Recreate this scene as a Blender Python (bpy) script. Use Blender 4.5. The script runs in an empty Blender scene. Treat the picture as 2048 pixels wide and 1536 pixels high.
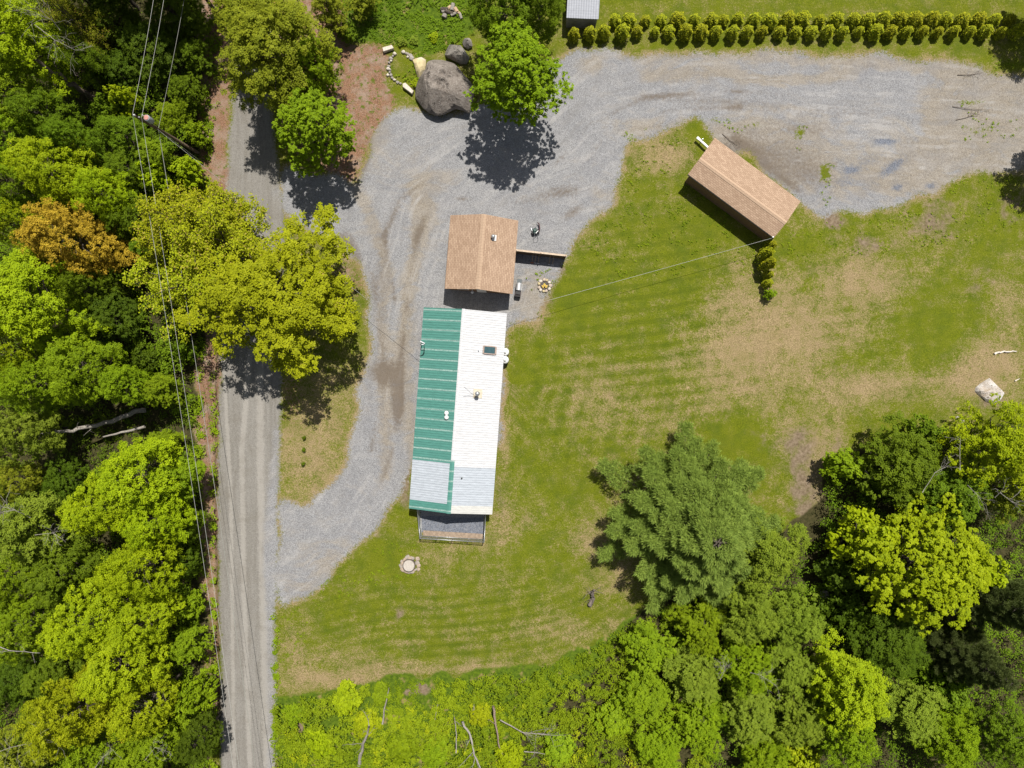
import bpy, math, random
import numpy as np
from mathutils import Vector, Matrix
R_ = math.radians
scene = bpy.context.scene
col = scene.collection

# ------------------------------------------------------------------ camera, sky, sun, exposure
HC = 68.27            # drone height; the frame covers 102.4 m of ground, 20 photo pixels per metre
cam_d = bpy.data.cameras.new('camera'); cam = bpy.data.objects.new('camera', cam_d); col.objects.link(cam)
cam.location = (0, 0, HC); cam.rotation_euler = (0, 0, 0)
cam_d.sensor_fit = 'HORIZONTAL'; cam_d.sensor_width = 36; cam_d.lens = 24
cam_d.clip_start = 0.5; cam_d.clip_end = 3000
scene.camera = cam
SUN = Vector((0.155, 0.475, 1.0)).normalized()
world = bpy.data.worlds.new('World'); scene.world = world; world.use_nodes = True
wn = world.node_tree.nodes; wl = world.node_tree.links
bg = wn['Background']; sky = wn.new('ShaderNodeTexSky'); sky.sky_type = 'NISHITA'; sky.sun_disc = False
sky.sun_elevation = math.asin(SUN.z); sky.sun_rotation = math.atan2(SUN.x, SUN.y)
hsv = wn.new('ShaderNodeHueSaturation'); hsv.inputs['Saturation'].default_value = 0.5   # white balance set for daylight shade
wl.new(sky.outputs[0], hsv.inputs['Color']); wl.new(hsv.outputs[0], bg.inputs[0]); bg.inputs[1].default_value = 0.055
sd = bpy.data.lights.new('sun', 'SUN'); sd.energy = 4.2; sd.angle = R_(0.5); sd.color = (1.0, 0.95, 0.87)
so = bpy.data.objects.new('sun', sd); col.objects.link(so); so.location = (0, 0, 100)
so.rotation_euler = SUN.to_track_quat('Z', 'Y').to_euler()
scene.view_settings.view_transform = 'Standard'; scene.view_settings.look = 'None'
scene.view_settings.gamma = 1; scene.view_settings.exposure = 0.68
scene.render.engine = 'CYCLES'
scene.cycles.max_bounces = 6; scene.cycles.diffuse_bounces = 3; scene.cycles.transmission_bounces = 3
scene.cycles.transparent_max_bounces = 4

# ------------------------------------------------------------------ helpers
def W(px, py, h=0.0):
    f = (1 - h / HC) / 20.0
    return Vector(((px - 1024) * f, (768 - py) * f, h))

def tag(o, label=None, cat=None, group=None, kind=None):
    if label: o['label'] = label
    if cat: o['category'] = cat
    if group: o['group'] = group
    if kind: o['kind'] = kind
    return o

def empty(name, loc=(0, 0, 0), rz=0.0, label=None, cat=None, group=None):
    o = bpy.data.objects.new(name, None); col.objects.link(o)
    o.location = loc; o.rotation_euler = (0, 0, rz); o.empty_display_size = 0.3
    return tag(o, label, cat, group)

def np_mesh(name, V, F, tint=None, smooth=False):
    V = np.asarray(V, dtype=np.float32); F = np.asarray(F, dtype=np.int32)
    me = bpy.data.meshes.new(name); k = F.shape[1]
    me.vertices.add(len(V)); me.vertices.foreach_set('co', V.ravel())
    me.loops.add(F.size); me.loops.foreach_set('vertex_index', F.ravel())
    me.polygons.add(len(F)); me.polygons.foreach_set('loop_start', np.arange(0, F.size, k, dtype=np.int32))
    if tint is not None:
        a = me.attributes.new('tint', 'FLOAT', 'FACE'); a.data.foreach_set('value', np.asarray(tint, dtype=np.float32))
    if smooth: me.polygons.foreach_set('use_smooth', np.ones(len(F), dtype=bool))
    me.update(calc_edges=True)
    return me

def link(name, me, mat=None, parent=None):
    o = bpy.data.objects.new(name, me); col.objects.link(o)
    if mat is not None and len(me.materials) == 0: me.materials.append(mat)
    if parent is not None: o.parent = parent
    return o

class MB:
    def __init__(s): s.v = []; s.f = []
    def add(s, vs, fs):
        b = len(s.v); s.v += [tuple(v) for v in vs]; s.f += [tuple(i + b for i in f) for f in fs]; return s
    def box(s, c, d, rz=0.0, rx=0.0, ry=0.0):
        M = Matrix.Translation(Vector(c)) @ Matrix.Rotation(rz, 4, 'Z') @ Matrix.Rotation(ry, 4, 'Y') @ Matrix.Rotation(rx, 4, 'X')
        x, y, z = d[0] / 2, d[1] / 2, d[2] / 2
        vs = [M @ Vector(p) for p in ((-x, -y, -z), (x, -y, -z), (x, y, -z), (-x, y, -z), (-x, -y, z), (x, -y, z), (x, y, z), (-x, y, z))]
        return s.add(vs, [(0, 3, 2, 1), (4, 5, 6, 7), (0, 1, 5, 4), (1, 2, 6, 5), (2, 3, 7, 6), (3, 0, 4, 7)])
    def tube(s, pts, rad, n=6):
        pts = [Vector(p) for p in pts]
        if not hasattr(rad, '__len__'): rad = [rad] * len(pts)
        vs = []; fs = []
        for i, p in enumerate(pts):
            t = (pts[min(i + 1, len(pts) - 1)] - pts[max(i - 1, 0)])
            t = t.normalized() if t.length > 1e-9 else Vector((0, 0, 1))
            a = t.cross(Vector((0, 0, 1)) if abs(t.z) < 0.9 else Vector((1, 0, 0))).normalized(); b = t.cross(a)
            for k in range(n):
                q = 2 * math.pi * k / n
                vs.append(p + (a * math.cos(q) + b * math.sin(q)) * rad[i])
        m = len(pts)
        for i in range(m - 1):
            for k in range(n):
                k2 = (k + 1) % n
                fs.append((i * n + k, i * n + k2, (i + 1) * n + k2, (i + 1) * n + k))
        fs.append(tuple(range(n)))
        fs.append(tuple((m - 1) * n + k for k in reversed(range(n))))
        return s.add(vs, fs)
    def lathe(s, c, prof, n=16):
        vs = []; fs = []; c = Vector(c)
        for r, z in prof:
            for k in range(n):
                q = 2 * math.pi * k / n; vs.append(c + Vector((r * math.cos(q), r * math.sin(q), z)))
        m = len(prof)
        for i in range(m - 1):
            for k in range(n):
                k2 = (k + 1) % n
                fs.append((i * n + k, i * n + k2, (i + 1) * n + k2, (i + 1) * n + k))
        fs.append(tuple(reversed(range(n)))); fs.append(tuple((m - 1) * n + k for k in range(n)))
        return s.add(vs, fs)
    def prism(s, poly, z0, z1):
        n = len(poly); vs = [(x, y, z0) for x, y in poly] + [(x, y, z1) for x, y in poly]
        fs = [tuple(reversed(range(n))), tuple(range(n, 2 * n))] + [(i, (i + 1) % n, (i + 1) % n + n, i + n) for i in range(n)]
        return s.add(vs, fs)
    def build(s, name, mat, parent=None, smooth=False, bevel=0.0):
        me = bpy.data.meshes.new(name); me.from_pydata(s.v, [], s.f)
        if smooth:
            for p in me.polygons: p.use_smooth = True
        me.update()
        o = link(name, me, mat, parent)
        if bevel:
            b = o.modifiers.new('bevel', 'BEVEL'); b.width = bevel; b.segments = 2; b.limit_method = 'ANGLE'
        return o

# ------------------------------------------------------------------ node helper
class NT:
    def __init__(s, name):
        s.m = bpy.data.materials.new(name); s.m.use_nodes = True; s.t = s.m.node_tree
        s.out = s.t.nodes['Material Output']; s.b = s.t.nodes['Principled BSDF']
        s.b.inputs['Roughness'].default_value = 0.85
        s.b.inputs['Specular IOR Level'].default_value = 0.25
    def n(s, typ, **kw):
        x = s.t.nodes.new(typ)
        for k, v in kw.items(): setattr(x, k, v)
        return x
    def put(s, sock, v):
        if hasattr(v, 'links') or isinstance(v, bpy.types.NodeSocket): s.t.links.new(v, sock)
        else:
            if isinstance(v, (tuple, list)) and len(v) == 3 and sock.type == 'RGBA': v = (*v, 1)
            sock.default_value = v
    def math(s, op, a, b=0.0, c=None, clamp=False):
        x = s.n('ShaderNodeMath', operation=op, use_clamp=clamp); s.put(x.inputs[0], a); s.put(x.inputs[1], b)
        if c is not None: s.put(x.inputs[2], c)
        return x.outputs[0]
    def mul(s, a, b): return s.math('MULTIPLY', a, b)
    def addm(s, a, b): return s.math('ADD', a, b)
    def step(s, v, lo, hi):
        x = s.n('ShaderNodeMapRange', interpolation_type='SMOOTHSTEP'); s.put(x.inputs[0], v); x.inputs[1].default_value = lo; x.inputs[2].default_value = hi
        return x.outputs[0]
    def lerp(s, v, lo, hi, a, b):
        x = s.n('ShaderNodeMapRange'); s.put(x.inputs[0], v)
        for i, q in zip((1, 2, 3, 4), (lo, hi, a, b)): x.inputs[i].default_value = q
        return x.outputs[0]
    def mix(s, f, a, b, blend='MIX'):
        x = s.n('ShaderNodeMix', data_type='RGBA', blend_type=blend); s.put(x.inputs[0], f); s.put(x.inputs[6], a); s.put(x.inputs[7], b)
        return x.outputs[2]
    def pos(s): return s.n('ShaderNodeNewGeometry').outputs['Position']
    def obj(s): return s.n('ShaderNodeTexCoord').outputs['Object']
    def noise(s, vec, scale, detail=4, rough=0.55, col=False):
        x = s.n('ShaderNodeTexNoise'); s.put(x.inputs['Vector'], vec); x.inputs['Scale'].default_value = scale
        x.inputs['Detail'].default_value = detail; x.inputs['Roughness'].default_value = rough
        return x.outputs[1 if col else 0]
    def vor(s, vec, scale, out='Color'):
        x = s.n('ShaderNodeTexVoronoi'); s.put(x.inputs['Vector'], vec); x.inputs['Scale'].default_value = scale
        return x.outputs[out]
    def scale(s, vec, sc):
        x = s.n('ShaderNodeMapping'); s.put(x.inputs['Vector'], vec); x.inputs['Scale'].default_value = sc
        return x.outputs[0]
    def sep(s, v):
        x = s.n('ShaderNodeSeparateColor'); s.put(x.inputs[0], v); return x.outputs
    def attr(s, name, out='Color'):
        x = s.n('ShaderNodeAttribute'); x.attribute_name = name; return x.outputs[out]
    def bump(s, h, strength=0.4, dist=0.05):
        x = s.n('ShaderNodeBump'); s.put(x.inputs['Height'], h); x.inputs['Strength'].default_value = strength; x.inputs['Distance'].default_value = dist
        s.t.links.new(x.outputs[0], s.b.inputs['Normal'])
    def color(s, c, k=0.82): s.put(s.b.inputs['Base Color'], s.mix(1.0, c, (k, k, k), 'MULTIPLY'))
    def set(s, **kw):
        for k, v in kw.items(): s.put(s.b.inputs[k.replace('_', ' ')], v)
        return s

def plain(name, c, rough=0.7, metal=0.0, var=0.15, scale=6.0, dirt=None):
    t = NT(name); o = t.obj(); nz = t.noise(o, scale, 5)
    cc = t.mix(t.lerp(nz, 0.3, 0.7, 0, 1), tuple(x * (1 - var) for x in c), tuple(min(1, x * (1 + var)) for x in c))
    if dirt: cc = t.mix(t.step(t.noise(o, scale * 0.35, 6), 0.52, 0.75), cc, dirt)
    t.color(cc); t.set(Roughness=rough, Metallic=metal)
    t.bump(nz, 0.15, 0.02)
    return t.m

# ------------------------------------------------------------------ materials
def leaf_mat(name, dark, light, accent=None, acc_amt=0.0, transl=0.24, hue=0.010):
    t = NT(name); ti = t.attr('tint', 'Fac')
    c = t.mix(ti, dark, light)
    if accent: c = t.mix(t.step(ti, 1.0 - acc_amt, 1.0 - acc_amt * 0.6), c, accent)
    rnd = t.n('ShaderNodeObjectInfo').outputs['Random']
    hs = t.n('ShaderNodeHueSaturation'); t.put(hs.inputs['Color'], c)
    t.put(hs.inputs['Hue'], t.lerp(rnd, 0, 1, 0.5 - hue, 0.5 + hue * 0.6)); t.put(hs.inputs['Value'], t.lerp(rnd, 0, 1, 1.04, 1.26))
    c = hs.outputs[0]
    t.color(c, 1.0); t.set(Roughness=0.6, Specular_IOR_Level=0.08)
    tr = t.n('ShaderNodeBsdfTranslucent'); t.put(tr.inputs[0], t.mix(0.5, c, (0.26, 0.38, 0.005), 'MIX') if accent is None else c)
    mx = t.n('ShaderNodeMixShader'); mx.inputs[0].default_value = transl
    t.t.links.new(t.b.outputs[0], mx.inputs[1]); t.t.links.new(tr.outputs[0], mx.inputs[2]); t.t.links.new(mx.outputs[0], t.out.inputs[0])
    return t.m

L = {
 'lime':   leaf_mat('leaf_lime', (0.125, 0.185, 0.004), (0.300, 0.375, 0.006)),
 'green':  leaf_mat('leaf_green', (0.080, 0.135, 0.004), (0.210, 0.300, 0.007)),
 'mid':    leaf_mat('leaf_mid', (0.052, 0.090, 0.004), (0.135, 0.205, 0.008)),
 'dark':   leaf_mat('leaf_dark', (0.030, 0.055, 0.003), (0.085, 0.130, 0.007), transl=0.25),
 'yellow': leaf_mat('leaf_yellow', (0.140, 0.190, 0.004), (0.330, 0.380, 0.009), (0.40, 0.30, 0.02), 0.08),
 'gold':   leaf_mat('leaf_gold', (0.130, 0.160, 0.004), (0.330, 0.365, 0.010), (0.32, 0.26, 0.05), 0.08),
 'orange': leaf_mat('leaf_orange', (0.230, 0.160, 0.012), (0.480, 0.340, 0.032), (0.36, 0.32, 0.02), 0.12),
 'sage':   leaf_mat('leaf_sage', (0.082, 0.128, 0.010), (0.205, 0.272, 0.022)),
 'pine':   leaf_mat('needle_pine', (0.075, 0.115, 0.018), (0.195, 0.250, 0.042), transl=0.15),
 'darkpine': leaf_mat('needle_dark', (0.045, 0.065, 0.018), (0.115, 0.140, 0.042), transl=0.2),
 'hedge':  leaf_mat('leaf_hedge', (0.075, 0.105, 0.006), (0.410, 0.410, 0.016), transl=0.2),
 'straw':  leaf_mat('leaf_straw', (0.190, 0.185, 0.014), (0.400, 0.390, 0.035), (0.42, 0.28, 0.08), 0.22),
 'brush':  leaf_mat('leaf_brush', (0.065, 0.120, 0.004), (0.230, 0.310, 0.009)),
 'olive':  leaf_mat('leaf_olive', (0.100, 0.130, 0.007), (0.245, 0.275, 0.016), (0.30, 0.22, 0.05), 0.10),
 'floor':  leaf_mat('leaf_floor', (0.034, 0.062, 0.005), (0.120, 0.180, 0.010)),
}
def bark(name, a, b):
    t = NT(name); o = t.obj(); nz = t.noise(t.scale(o, (6, 6, 1.2)), 2.0, 5)
    t.color(t.mix(t.lerp(nz, 0.35, 0.65, 0, 1), a, b)); t.set(Roughness=0.9); t.bump(nz, 0.6, 0.05)
    return t.m
BARK = bark('bark_grey_brown', (0.045, 0.036, 0.028), (0.13, 0.108, 0.085))
BARKPALE = bark('bark_pale', (0.21, 0.19, 0.165), (0.42, 0.39, 0.355))
DEAD = bark('dead_wood', (0.18, 0.16, 0.135), (0.38, 0.35, 0.31))

# ------------------------------------------------------------------ ground: one sheet split into lawn, road and drive
def inside(poly, X, Y):
    r = np.zeros(X.shape, bool); n = len(poly)
    for i in range(n):
        x1, y1 = poly[i]; x2, y2 = poly[(i + 1) % n]
        if y1 == y2: continue
        c = ((y1 > Y) != (y2 > Y)) & (X < (x2 - x1) * (Y - y1) / (y2 - y1) + x1)
        r ^= c
    return r
def blur(a, k):
    for ax in (0, 1):
        p = np.pad(a, [(k + 1, k) if i == ax else (0, 0) for i in (0, 1)], mode='edge'); c = np.cumsum(p, axis=ax)
        a = (np.take(c, range(2 * k + 1, c.shape[ax]), axis=ax) - np.take(c, range(0, c.shape[ax] - 2 * k - 1), axis=ax)) / (2 * k + 1)
    return a
def vnoise(X, Y, s, seed):
    r = np.random.default_rng(seed); g = r.random((256, 256))
    x = X / s; y = Y / s; xi = np.floor(x).astype(int); yi = np.floor(y).astype(int); fx = x - xi; fy = y - yi
    fx = fx * fx * (3 - 2 * fx); fy = fy * fy * (3 - 2 * fy)
    G = lambda i, j: g[i % 256, j % 256]
    return (G(xi, yi) * (1 - fx) + G(xi + 1, yi) * fx) * (1 - fy) + (G(xi, yi + 1) * (1 - fx) + G(xi + 1, yi + 1) * fx) * fy

ROAD = [(475, -400), (472, 0), (469, 100), (464, 200), (458, 300), (452, 500), (442, 700), (438, 850), (437, 1100), (438, 1300), (441, 1536), (446, 1900),
        (548, 1900), (549, 1536), (551, 1230), (556, 1010), (558, 870), (562, 700), (566, 560), (568, 420), (560, 345), (545, 260), (540, 100), (545, -400)]
DRIVE = [(551, 1228), (590, 1200), (640, 1168), (680, 1122), (725, 1076), (770, 1040), (800, 1000), (820, 940), (830, 900), (1000, 900), (1010, 640), (1040, 640), (1075, 655), (1092, 600), (1110, 545),
         (1120, 510), (1150, 480), (1178, 450), (1215, 412), (1236, 370), (1248, 320), (1256, 285), (1300, 262), (1350, 248), (1395, 240), (1420, 262), (1450, 290), (1520, 330), (1600, 395), (1640, 446),
         (1660, 425), (1740, 418), (1800, 400), (1860, 382), (1930, 348), (2000, 350), (2090, 345), (2300, 330), (2300, 150), (2000, 150), (1960, 138), (1800, 118), (1600, 108), (1400, 104), (1250, 107), (1130, 112), (1060, 150), (960, 215), (920, 232), (860, 226),
         (815, 205), (780, 222), (745, 262), (722, 330), (705, 370), (660, 340), (562, 345), (568, 420), (590, 440), (640, 470), (690, 488), (728, 520), (742, 600), (742, 700), (722, 780), (712, 850), (708, 890), (690, 945), (650, 985), (606, 1004), (572, 1010), (556, 1000)]
LAWNEDGE = [(548, 1396), (600, 1387), (700, 1366), (800, 1352), (900, 1346), (1000, 1338), (1100, 1318), (1180, 1288), (1240, 1250), (1290, 1218)]

def make_ground():
    st = 0.16
    xs = np.arange(-56, 56.01, st); ys = np.arange(-43, 43.01, st)
    far = np.array([64, 80, 110, 160, 260, 420])
    xs = np.concatenate([-far[::-1], xs, far]); ys = np.concatenate([-far[::-1], ys, far])
    X, Y = np.meshgrid(xs, ys, indexing='ij')
    PX = 1024 + 20 * X; PY = 768 - 20 * Y
    jit = lambda s, a, q: (vnoise(PX, PY, s, q) - 0.5) * a
    JX = PX + jit(34, 28, 1) + jit(11, 16, 2); JY = PY + jit(34, 28, 3) + jit(11, 16, 4)
    G = lambda x, y, rx, ry, a=0.0: np.exp(-((((PX - x) * math.cos(a) + (PY - y) * math.sin(a)) / rx) ** 2 + ((-(PX - x) * math.sin(a) + (PY - y) * math.cos(a)) / ry) ** 2))
    def path(pts, w):
        d = np.full(PX.shape, 1e9)
        for (x1, y1), (x2, y2) in zip(pts, pts[1:]):
            dx, dy = x2 - x1, y2 - y1; t = np.clip(((PX - x1) * dx + (PY - y1) * dy) / (dx * dx + dy * dy), 0, 1)
            d = np.minimum(d, np.hypot(PX - x1 - t * dx, PY - y1 - t * dy))
        return np.exp(-(d / w) ** 2)
    road = blur(inside(ROAD, PX + jit(40, 9, 5) + jit(11, 7, 6), PY).astype(float), 4)
    grav = blur(inside(DRIVE, JX, JY).astype(float), 5) + blur(inside([(838, 1018), (970, 1026), (967, 1072), (842, 1066)], PX, PY).astype(float), 1)
    # island of verge weeds etc stays lawn; gravel pad beside the garage fire ring is thin
    dry = np.full(PX.shape, 0.31)
    for x, y, rx, ry, v in [(1500, 665, 95, 100, .40), (1640, 715, 130, 100, .27), (1460, 780, 80, 60, .20), (1610, 640, 40, 50, .22), (1480, 720, 60, 40, .10), (1290, 840, 150, 50, .16), (1200, 790, 60, 60, .15), (1790, 770, 120, 26, .40), (1680, 800, 90, 40, .15),
        (1560, 640, 60, 60, .2), (620, 930, 75, 100, .42), (650, 800, 60, 80, .35), (1010, 1060, 60, 45, .35), (900, 1110, 90, 40, .2), (700, 1362, 130, 24, .5), (640, 1330, 60, 40, .2), (900, 1335, 160, 16, .35), (1130, 1255, 150, 26, .2),
        (1240, 1150, 40, 60, .3), (1190, 1080, 40, 40, .3), (1310, 320, 50, 40, .55), (1350, 300, 40, 30, .3), (1330, 420, 50, 40, .12), (1880, 560, 130, 70, .2), (1980, 720, 70, 50, .55), (2010, 620, 50, 60, .3), (1070, 625, 36, 40, .45),
        (1006, 850, 14, 130, .35), (590, 1300, 36, 90, .22), (1760, 560, 70, 70, .22), (1680, 560, 70, 60, .3), (1590, 520, 40, 40, .2), (1480, 560, 40, 60, .2), (1250, 985, 60, 40, .22), (1640, 880, 60, 50, .35), (1560, 860, 40, 40, .3),
        (1360, 720, 70, 40, .18), (1150, 740, 26, 60, .15), (1270, 700, 40, 30, .1), (1960, 770, 70, 40, .4), (1740, 1000, 60, 40, .3), (1640, 960, 30, 60, .5)]: dry += v * G(x, y, rx, ry)
    for x, y, rx, ry, v in [(1140, 620, 50, 70, .40), (1290, 560, 130, 60, .26), (1400, 460, 90, 60, .30), (1850, 650, 55, 45, .5), (1870, 700, 40, 40, .2), (1480, 868, 80, 46, .5), (1700, 715, 50, 30, .3), (1290, 680, 60, 50, .2), (1160, 900, 90, 120, .10), (770, 1120, 60, 50, .35),
        (1880, 560, 80, 40, .2), (1600, 500, 60, 40, .3), (1690, 410, 60, 20, .3), (1280, 390, 40, 80, .15), (1400, 260, 20, 40, .4), (1060, 760, 40, 90, .2), (690, 1200, 60, 50, .2), (980, 1230, 100, 60, .14), (1700, 30, 600, 40, .12), (1500, 88, 700, 14, .12), (1060, 1090, 60, 40, .2), (1780, 850, 80, 30, .2),
        (1930, 640, 60, 60, .2), (1980, 480, 60, 60, .2), (1090, 950, 60, 80, .06)]: dry -= v * G(x, y, rx, ry)
    dirt = np.zeros(PX.shape)
    for x, y, rx, ry, v in [(1665, 440, 26, 24, .7), (1720, 490, 50, 30, .42), (1870, 430, 60, 60, .42), (1600, 960, 30, 120, .35), (1560, 880, 80, 50, .35), (1690, 730, 20, 30, .3), (1960, 560, 60, 60, .35), (2020, 420, 60, 60, .4), (1980, 800, 50, 30, .5), (980, 300, 0.1, 0.1, 0),
        (800, 1225, 14, 24, .5), (1120, 1060, 20, 16, .3), (760, 1060, 30, 40, .3), (810, 960, 16, 80, .6), (1120, 540, 20, 20, .5), (1090, 600, 30, 40, .4), (1000, 1000, 14, 60, .4), (1850, 460, 90, 40, .16), (1760, 480, 60, 50, .12), (1690, 900, 60, 60, .3), (1640, 1010, 60, 80, .4), (604, 1425, 7, 22, 1.1), (600, 1455, 6, 16, 1.0), (840, 1378, 24, 16, .8), (815, 1385, 8, 6, .8), (1048, 1362, 12, 8, .7), (1790, 630, 30, 20, .25)]: dirt += v * G(x, y, rx, ry)
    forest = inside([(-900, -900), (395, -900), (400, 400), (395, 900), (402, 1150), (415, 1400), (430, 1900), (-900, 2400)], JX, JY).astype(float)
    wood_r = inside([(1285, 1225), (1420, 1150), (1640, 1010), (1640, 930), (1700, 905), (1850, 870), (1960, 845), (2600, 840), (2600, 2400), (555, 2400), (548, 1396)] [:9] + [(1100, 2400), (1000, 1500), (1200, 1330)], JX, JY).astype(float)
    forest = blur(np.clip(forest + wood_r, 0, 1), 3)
    lit = np.zeros(PX.shape)
    lit += inside([(395, -400), (470, -400), (468, 150), (460, 300), (452, 500), (440, 700), (436, 900), (436, 1536), (440, 1900), (405, 1900), (415, 1400), (402, 1150), (395, 900), (398, 400)], JX, JY) * 1.0
    lit += inside([(548, -200), (700, -60), (690, 60), (700, 95), (760, 90), (790, 110), (775, 170), (800, 200), (780, 225), (745, 262), (718, 320), (700, 370), (640, 330), (560, 300)], JX, JY) * 1.0
    lit += 0.5 * G(585, 800, 40, 120) + 0.55 * G(690, 560, 60, 80)
    lit = blur(np.clip(lit, 0, 1), 7)
    lush = inside(LAWNEDGE + [(1500, 1150), (1500, 2200), (548, 2200)], JX, JY) * 1.0
    lush += inside([(690, -300), (960, -300), (960, 60), (900, 95), (850, 100), (800, 90), (770, 85), (700, 80)], JX, JY) * 0.9
    lush = blur(np.clip(lush, 0, 1), 3)
    # tan wheel tracks and dust in the gravel, dark mud, blue crushed stone
    tan = 0.9 * path([(835, 930), (812, 800), (806, 700), (815, 600), (830, 500), (850, 420), (830, 380)], 17) + 0.7 * path([(770, 950), (772, 800), (766, 650), (775, 540), (740, 430), (690, 330)], 14)
    tan += .8 * path([(1300, 150), (1420, 145), (1560, 165), (1700, 150)], 16) + .6 * path([(1250, 112), (1500, 112), (1800, 125), (1980, 150)], 16)
    for x, y, rx, ry, v in [(850, 420, 22, 46, .8), (870, 360, 60, 20, .5), (740, 270, 40, 60, .6), (1500, 260, 50, 40, .55), (1580, 300, 120, 40, .75), (1700, 360, 160, 45, .65), (1920, 230, 80, 90, 1.7), (2020, 250, 90, 110, 1.8), (1930, 330, 80, 40, 1.2), (1780, 330, 70, 50, .5), (1450, 270, 30, 20, .5), (1290, 260, 50, 20, .7),
        (1560, 210, 80, 20, .3), (1870, 340, 90, 40, .8), (650, 1130, 60, 40, .4), (600, 1180, 40, 30, .5), (1050, 400, 80, 30, .15), (1080, 590, 60, 60, .7), (1350, 250, 60, 16, .6), (1185, 130, 40, 24, .6), (1210, 400, 30, 40, .3), (780, 760, 40, 60, .3), (1640, 250, 90, 30, .35)]: tan += v * G(x, y, rx, ry)
    tan -= .5 * G(1770, 190, 120, 30) + .4 * G(1500, 190, 150, 18) + .3 * G(1000, 470, 90, 60)
    mud = .75 * G(795, 815, 13, 46) + .6 * G(765, 745, 40, 26) + .6 * G(1145, 425, 30, 12, -.5) + .5 * G(925, 398, 22, 8) + .4 * G(1130, 380, 50, 18) + .5 * G(835, 470, 14, 40, .2) + .4 * G(730, 310, 16, 60, .2) + .45 * G(1500, 305, 90, 26, .6) + .3 * G(700, 480, 30, 30)
    mud += .35 * G(1060, 400, 90, 12, -.2) + .3 * G(1620, 260, 60, 14, .1)
    mud += .38 * G(1560, 300, 110, 55, .5) + .30 * G(1720, 225, 170, 34) + .3 * G(1640, 350, 70, 50) + .35 * G(1400, 200, 200, 16, .05) + .3 * G(760, 560, 18, 120) + .3 * G(720, 300, 30, 90)
    for pts_, w_, v_ in [([(838, 300), (800, 390), (776, 480), (780, 600), (790, 760), (770, 930)], 26, .34), ([(1060, 330), (1180, 300), (1250, 240)], 20, .22),([(1110, 330), (1180, 250), (1290, 195), (1440, 180), (1600, 190)], 5, .55), ([(1140, 360), (1215, 270), (1330, 222), (1480, 215)], 5, .45), ([(695, 470), (745, 560), (762, 680), (764, 800), (740, 900)], 7, .55), ([(905, 360), (862, 410), (832, 480), (822, 560), (806, 680), (798, 820)], 6, .6), ([(880, 340), (800, 400), (770, 470), (790, 600)], 5, .45), ([(600, 1150), (680, 1080), (750, 1000), (785, 900)], 6, .4), ([(575, 1110), (650, 1040), (720, 960)], 5, .35), ([(680, 470), (712, 520), (735, 600)], 5, .5), ([(1470, 275), (1530, 330), (1600, 385)], 5, .5), ([(1450, 290), (1510, 345), (1560, 380)], 4, .4)]:
        mud += .68 * v_ * path(pts_, w_ * 1.25) * (.25 + 1.1 * vnoise(PX, PY, 36, int(pts_[0][0])))
    blue = 1.1 * G(1768, 283, 26, 6) + .9 * G(1785, 335, 40, 12, -.6) + .8 * G(1700, 340, 16, 8) + .9 * G(1795, 375, 14, 9) + .8 * G(1862, 372, 16, 10) + .6 * G(1690, 365, 30, 14) + .5 * G(1740, 320, 60, 20, -.4) + .25 * G(1810, 190, 70, 30) + .8 * inside([(842, 1030), (970, 1036), (966, 1082), (842, 1074)], PX, PY) + .15 * G(1780, 260, 60, 20)
    weed = .8 * G(1650, 345, 16, 26) + .7 * G(1600, 265, 14, 20, .5) + .5 * G(1510, 250, 30, 10) + .5 * G(1430, 240, 30, 10) + .6 * G(1940, 205, 40, 8) + .5 * G(1960, 260, 60, 16) + .6 * G(1085, 575, 40, 50) * 0.6 + .5 * G(1260, 270, 26, 14)
    # wheel streaks in the gravel follow the line of the drive
    line = [(556, 1180), (690, 1070), (775, 930), (795, 750), (825, 560), (870, 430), (1000, 350), (1130, 300), (1230, 215), (1350, 178), (1600, 178), (2000, 205), (2300, 220)]
    bd = np.full(PX.shape, 1e9); bs = np.zeros(PX.shape); s0 = 0
    for (x1, y1), (x2, y2) in zip(line, line[1:]):
        dx, dy = x2 - x1, y2 - y1; ln = math.hypot(dx, dy); t = np.clip(((PX - x1) * dx + (PY - y1) * dy) / ln ** 2, 0, 1)
        ex, ey = PX - x1 - t * dx, PY - y1 - t * dy; dd = np.hypot(ex, ey); m = dd < np.abs(bd)
        bd = np.where(m, dd * np.sign(dx * ey - dy * ex + 1e-9), bd); bs = np.where(m, s0 + t * ln, bs); s0 += ln
    streak = .5 + (.6 * (vnoise(bd + jit(60, 14, 33) + 900, bs, 9, 31) - .5) * 1 if False else .55 * (vnoise((bd + jit(60, 14, 33)) * 16 + 9000, bs, 130, 31) - .5) + .45 * (vnoise((bd + jit(60, 10, 34)) * 20 + 9000, bs, 70, 32) - .5))
    tracks = np.zeros(PX.shape)
    for pts, w in [([(452, 300), (446, 700), (462, 1000), (468, 1536)], 5), ([(500, 420), (500, 700), (484, 900), (488, 1200), (500, 1536)], 7), ([(520, 700), (521, 950), (528, 1300), (534, 1536)], 10)]: tracks += path(pts, w)
    spill = .55 * path([(552, 860), (545, 1000), (541, 1250), (541, 1536), (541, 1900)], 15) + .7 * G(548, 1100, 26, 110) + .6 * G(575, 390, 40, 40)
    # mowing lines
    a = R_(-7); u = -PX * math.sin(a) + PY * math.cos(a)
    s1 = np.sin(2 * math.pi * (u + jit(110, 9, 9)) / 25.0) * (G(1270, 690, 210, 260) + .4 * G(1700, 650, 260, 160))
    dl = np.interp(PX, [p[0] for p in LAWNEDGE], [p[1] for p in LAWNEDGE]) - PY
    s2 = np.sin(2 * math.pi * (dl + jit(110, 8, 10)) / 20.0) * G(940, 1250, 340, 110)
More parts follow.
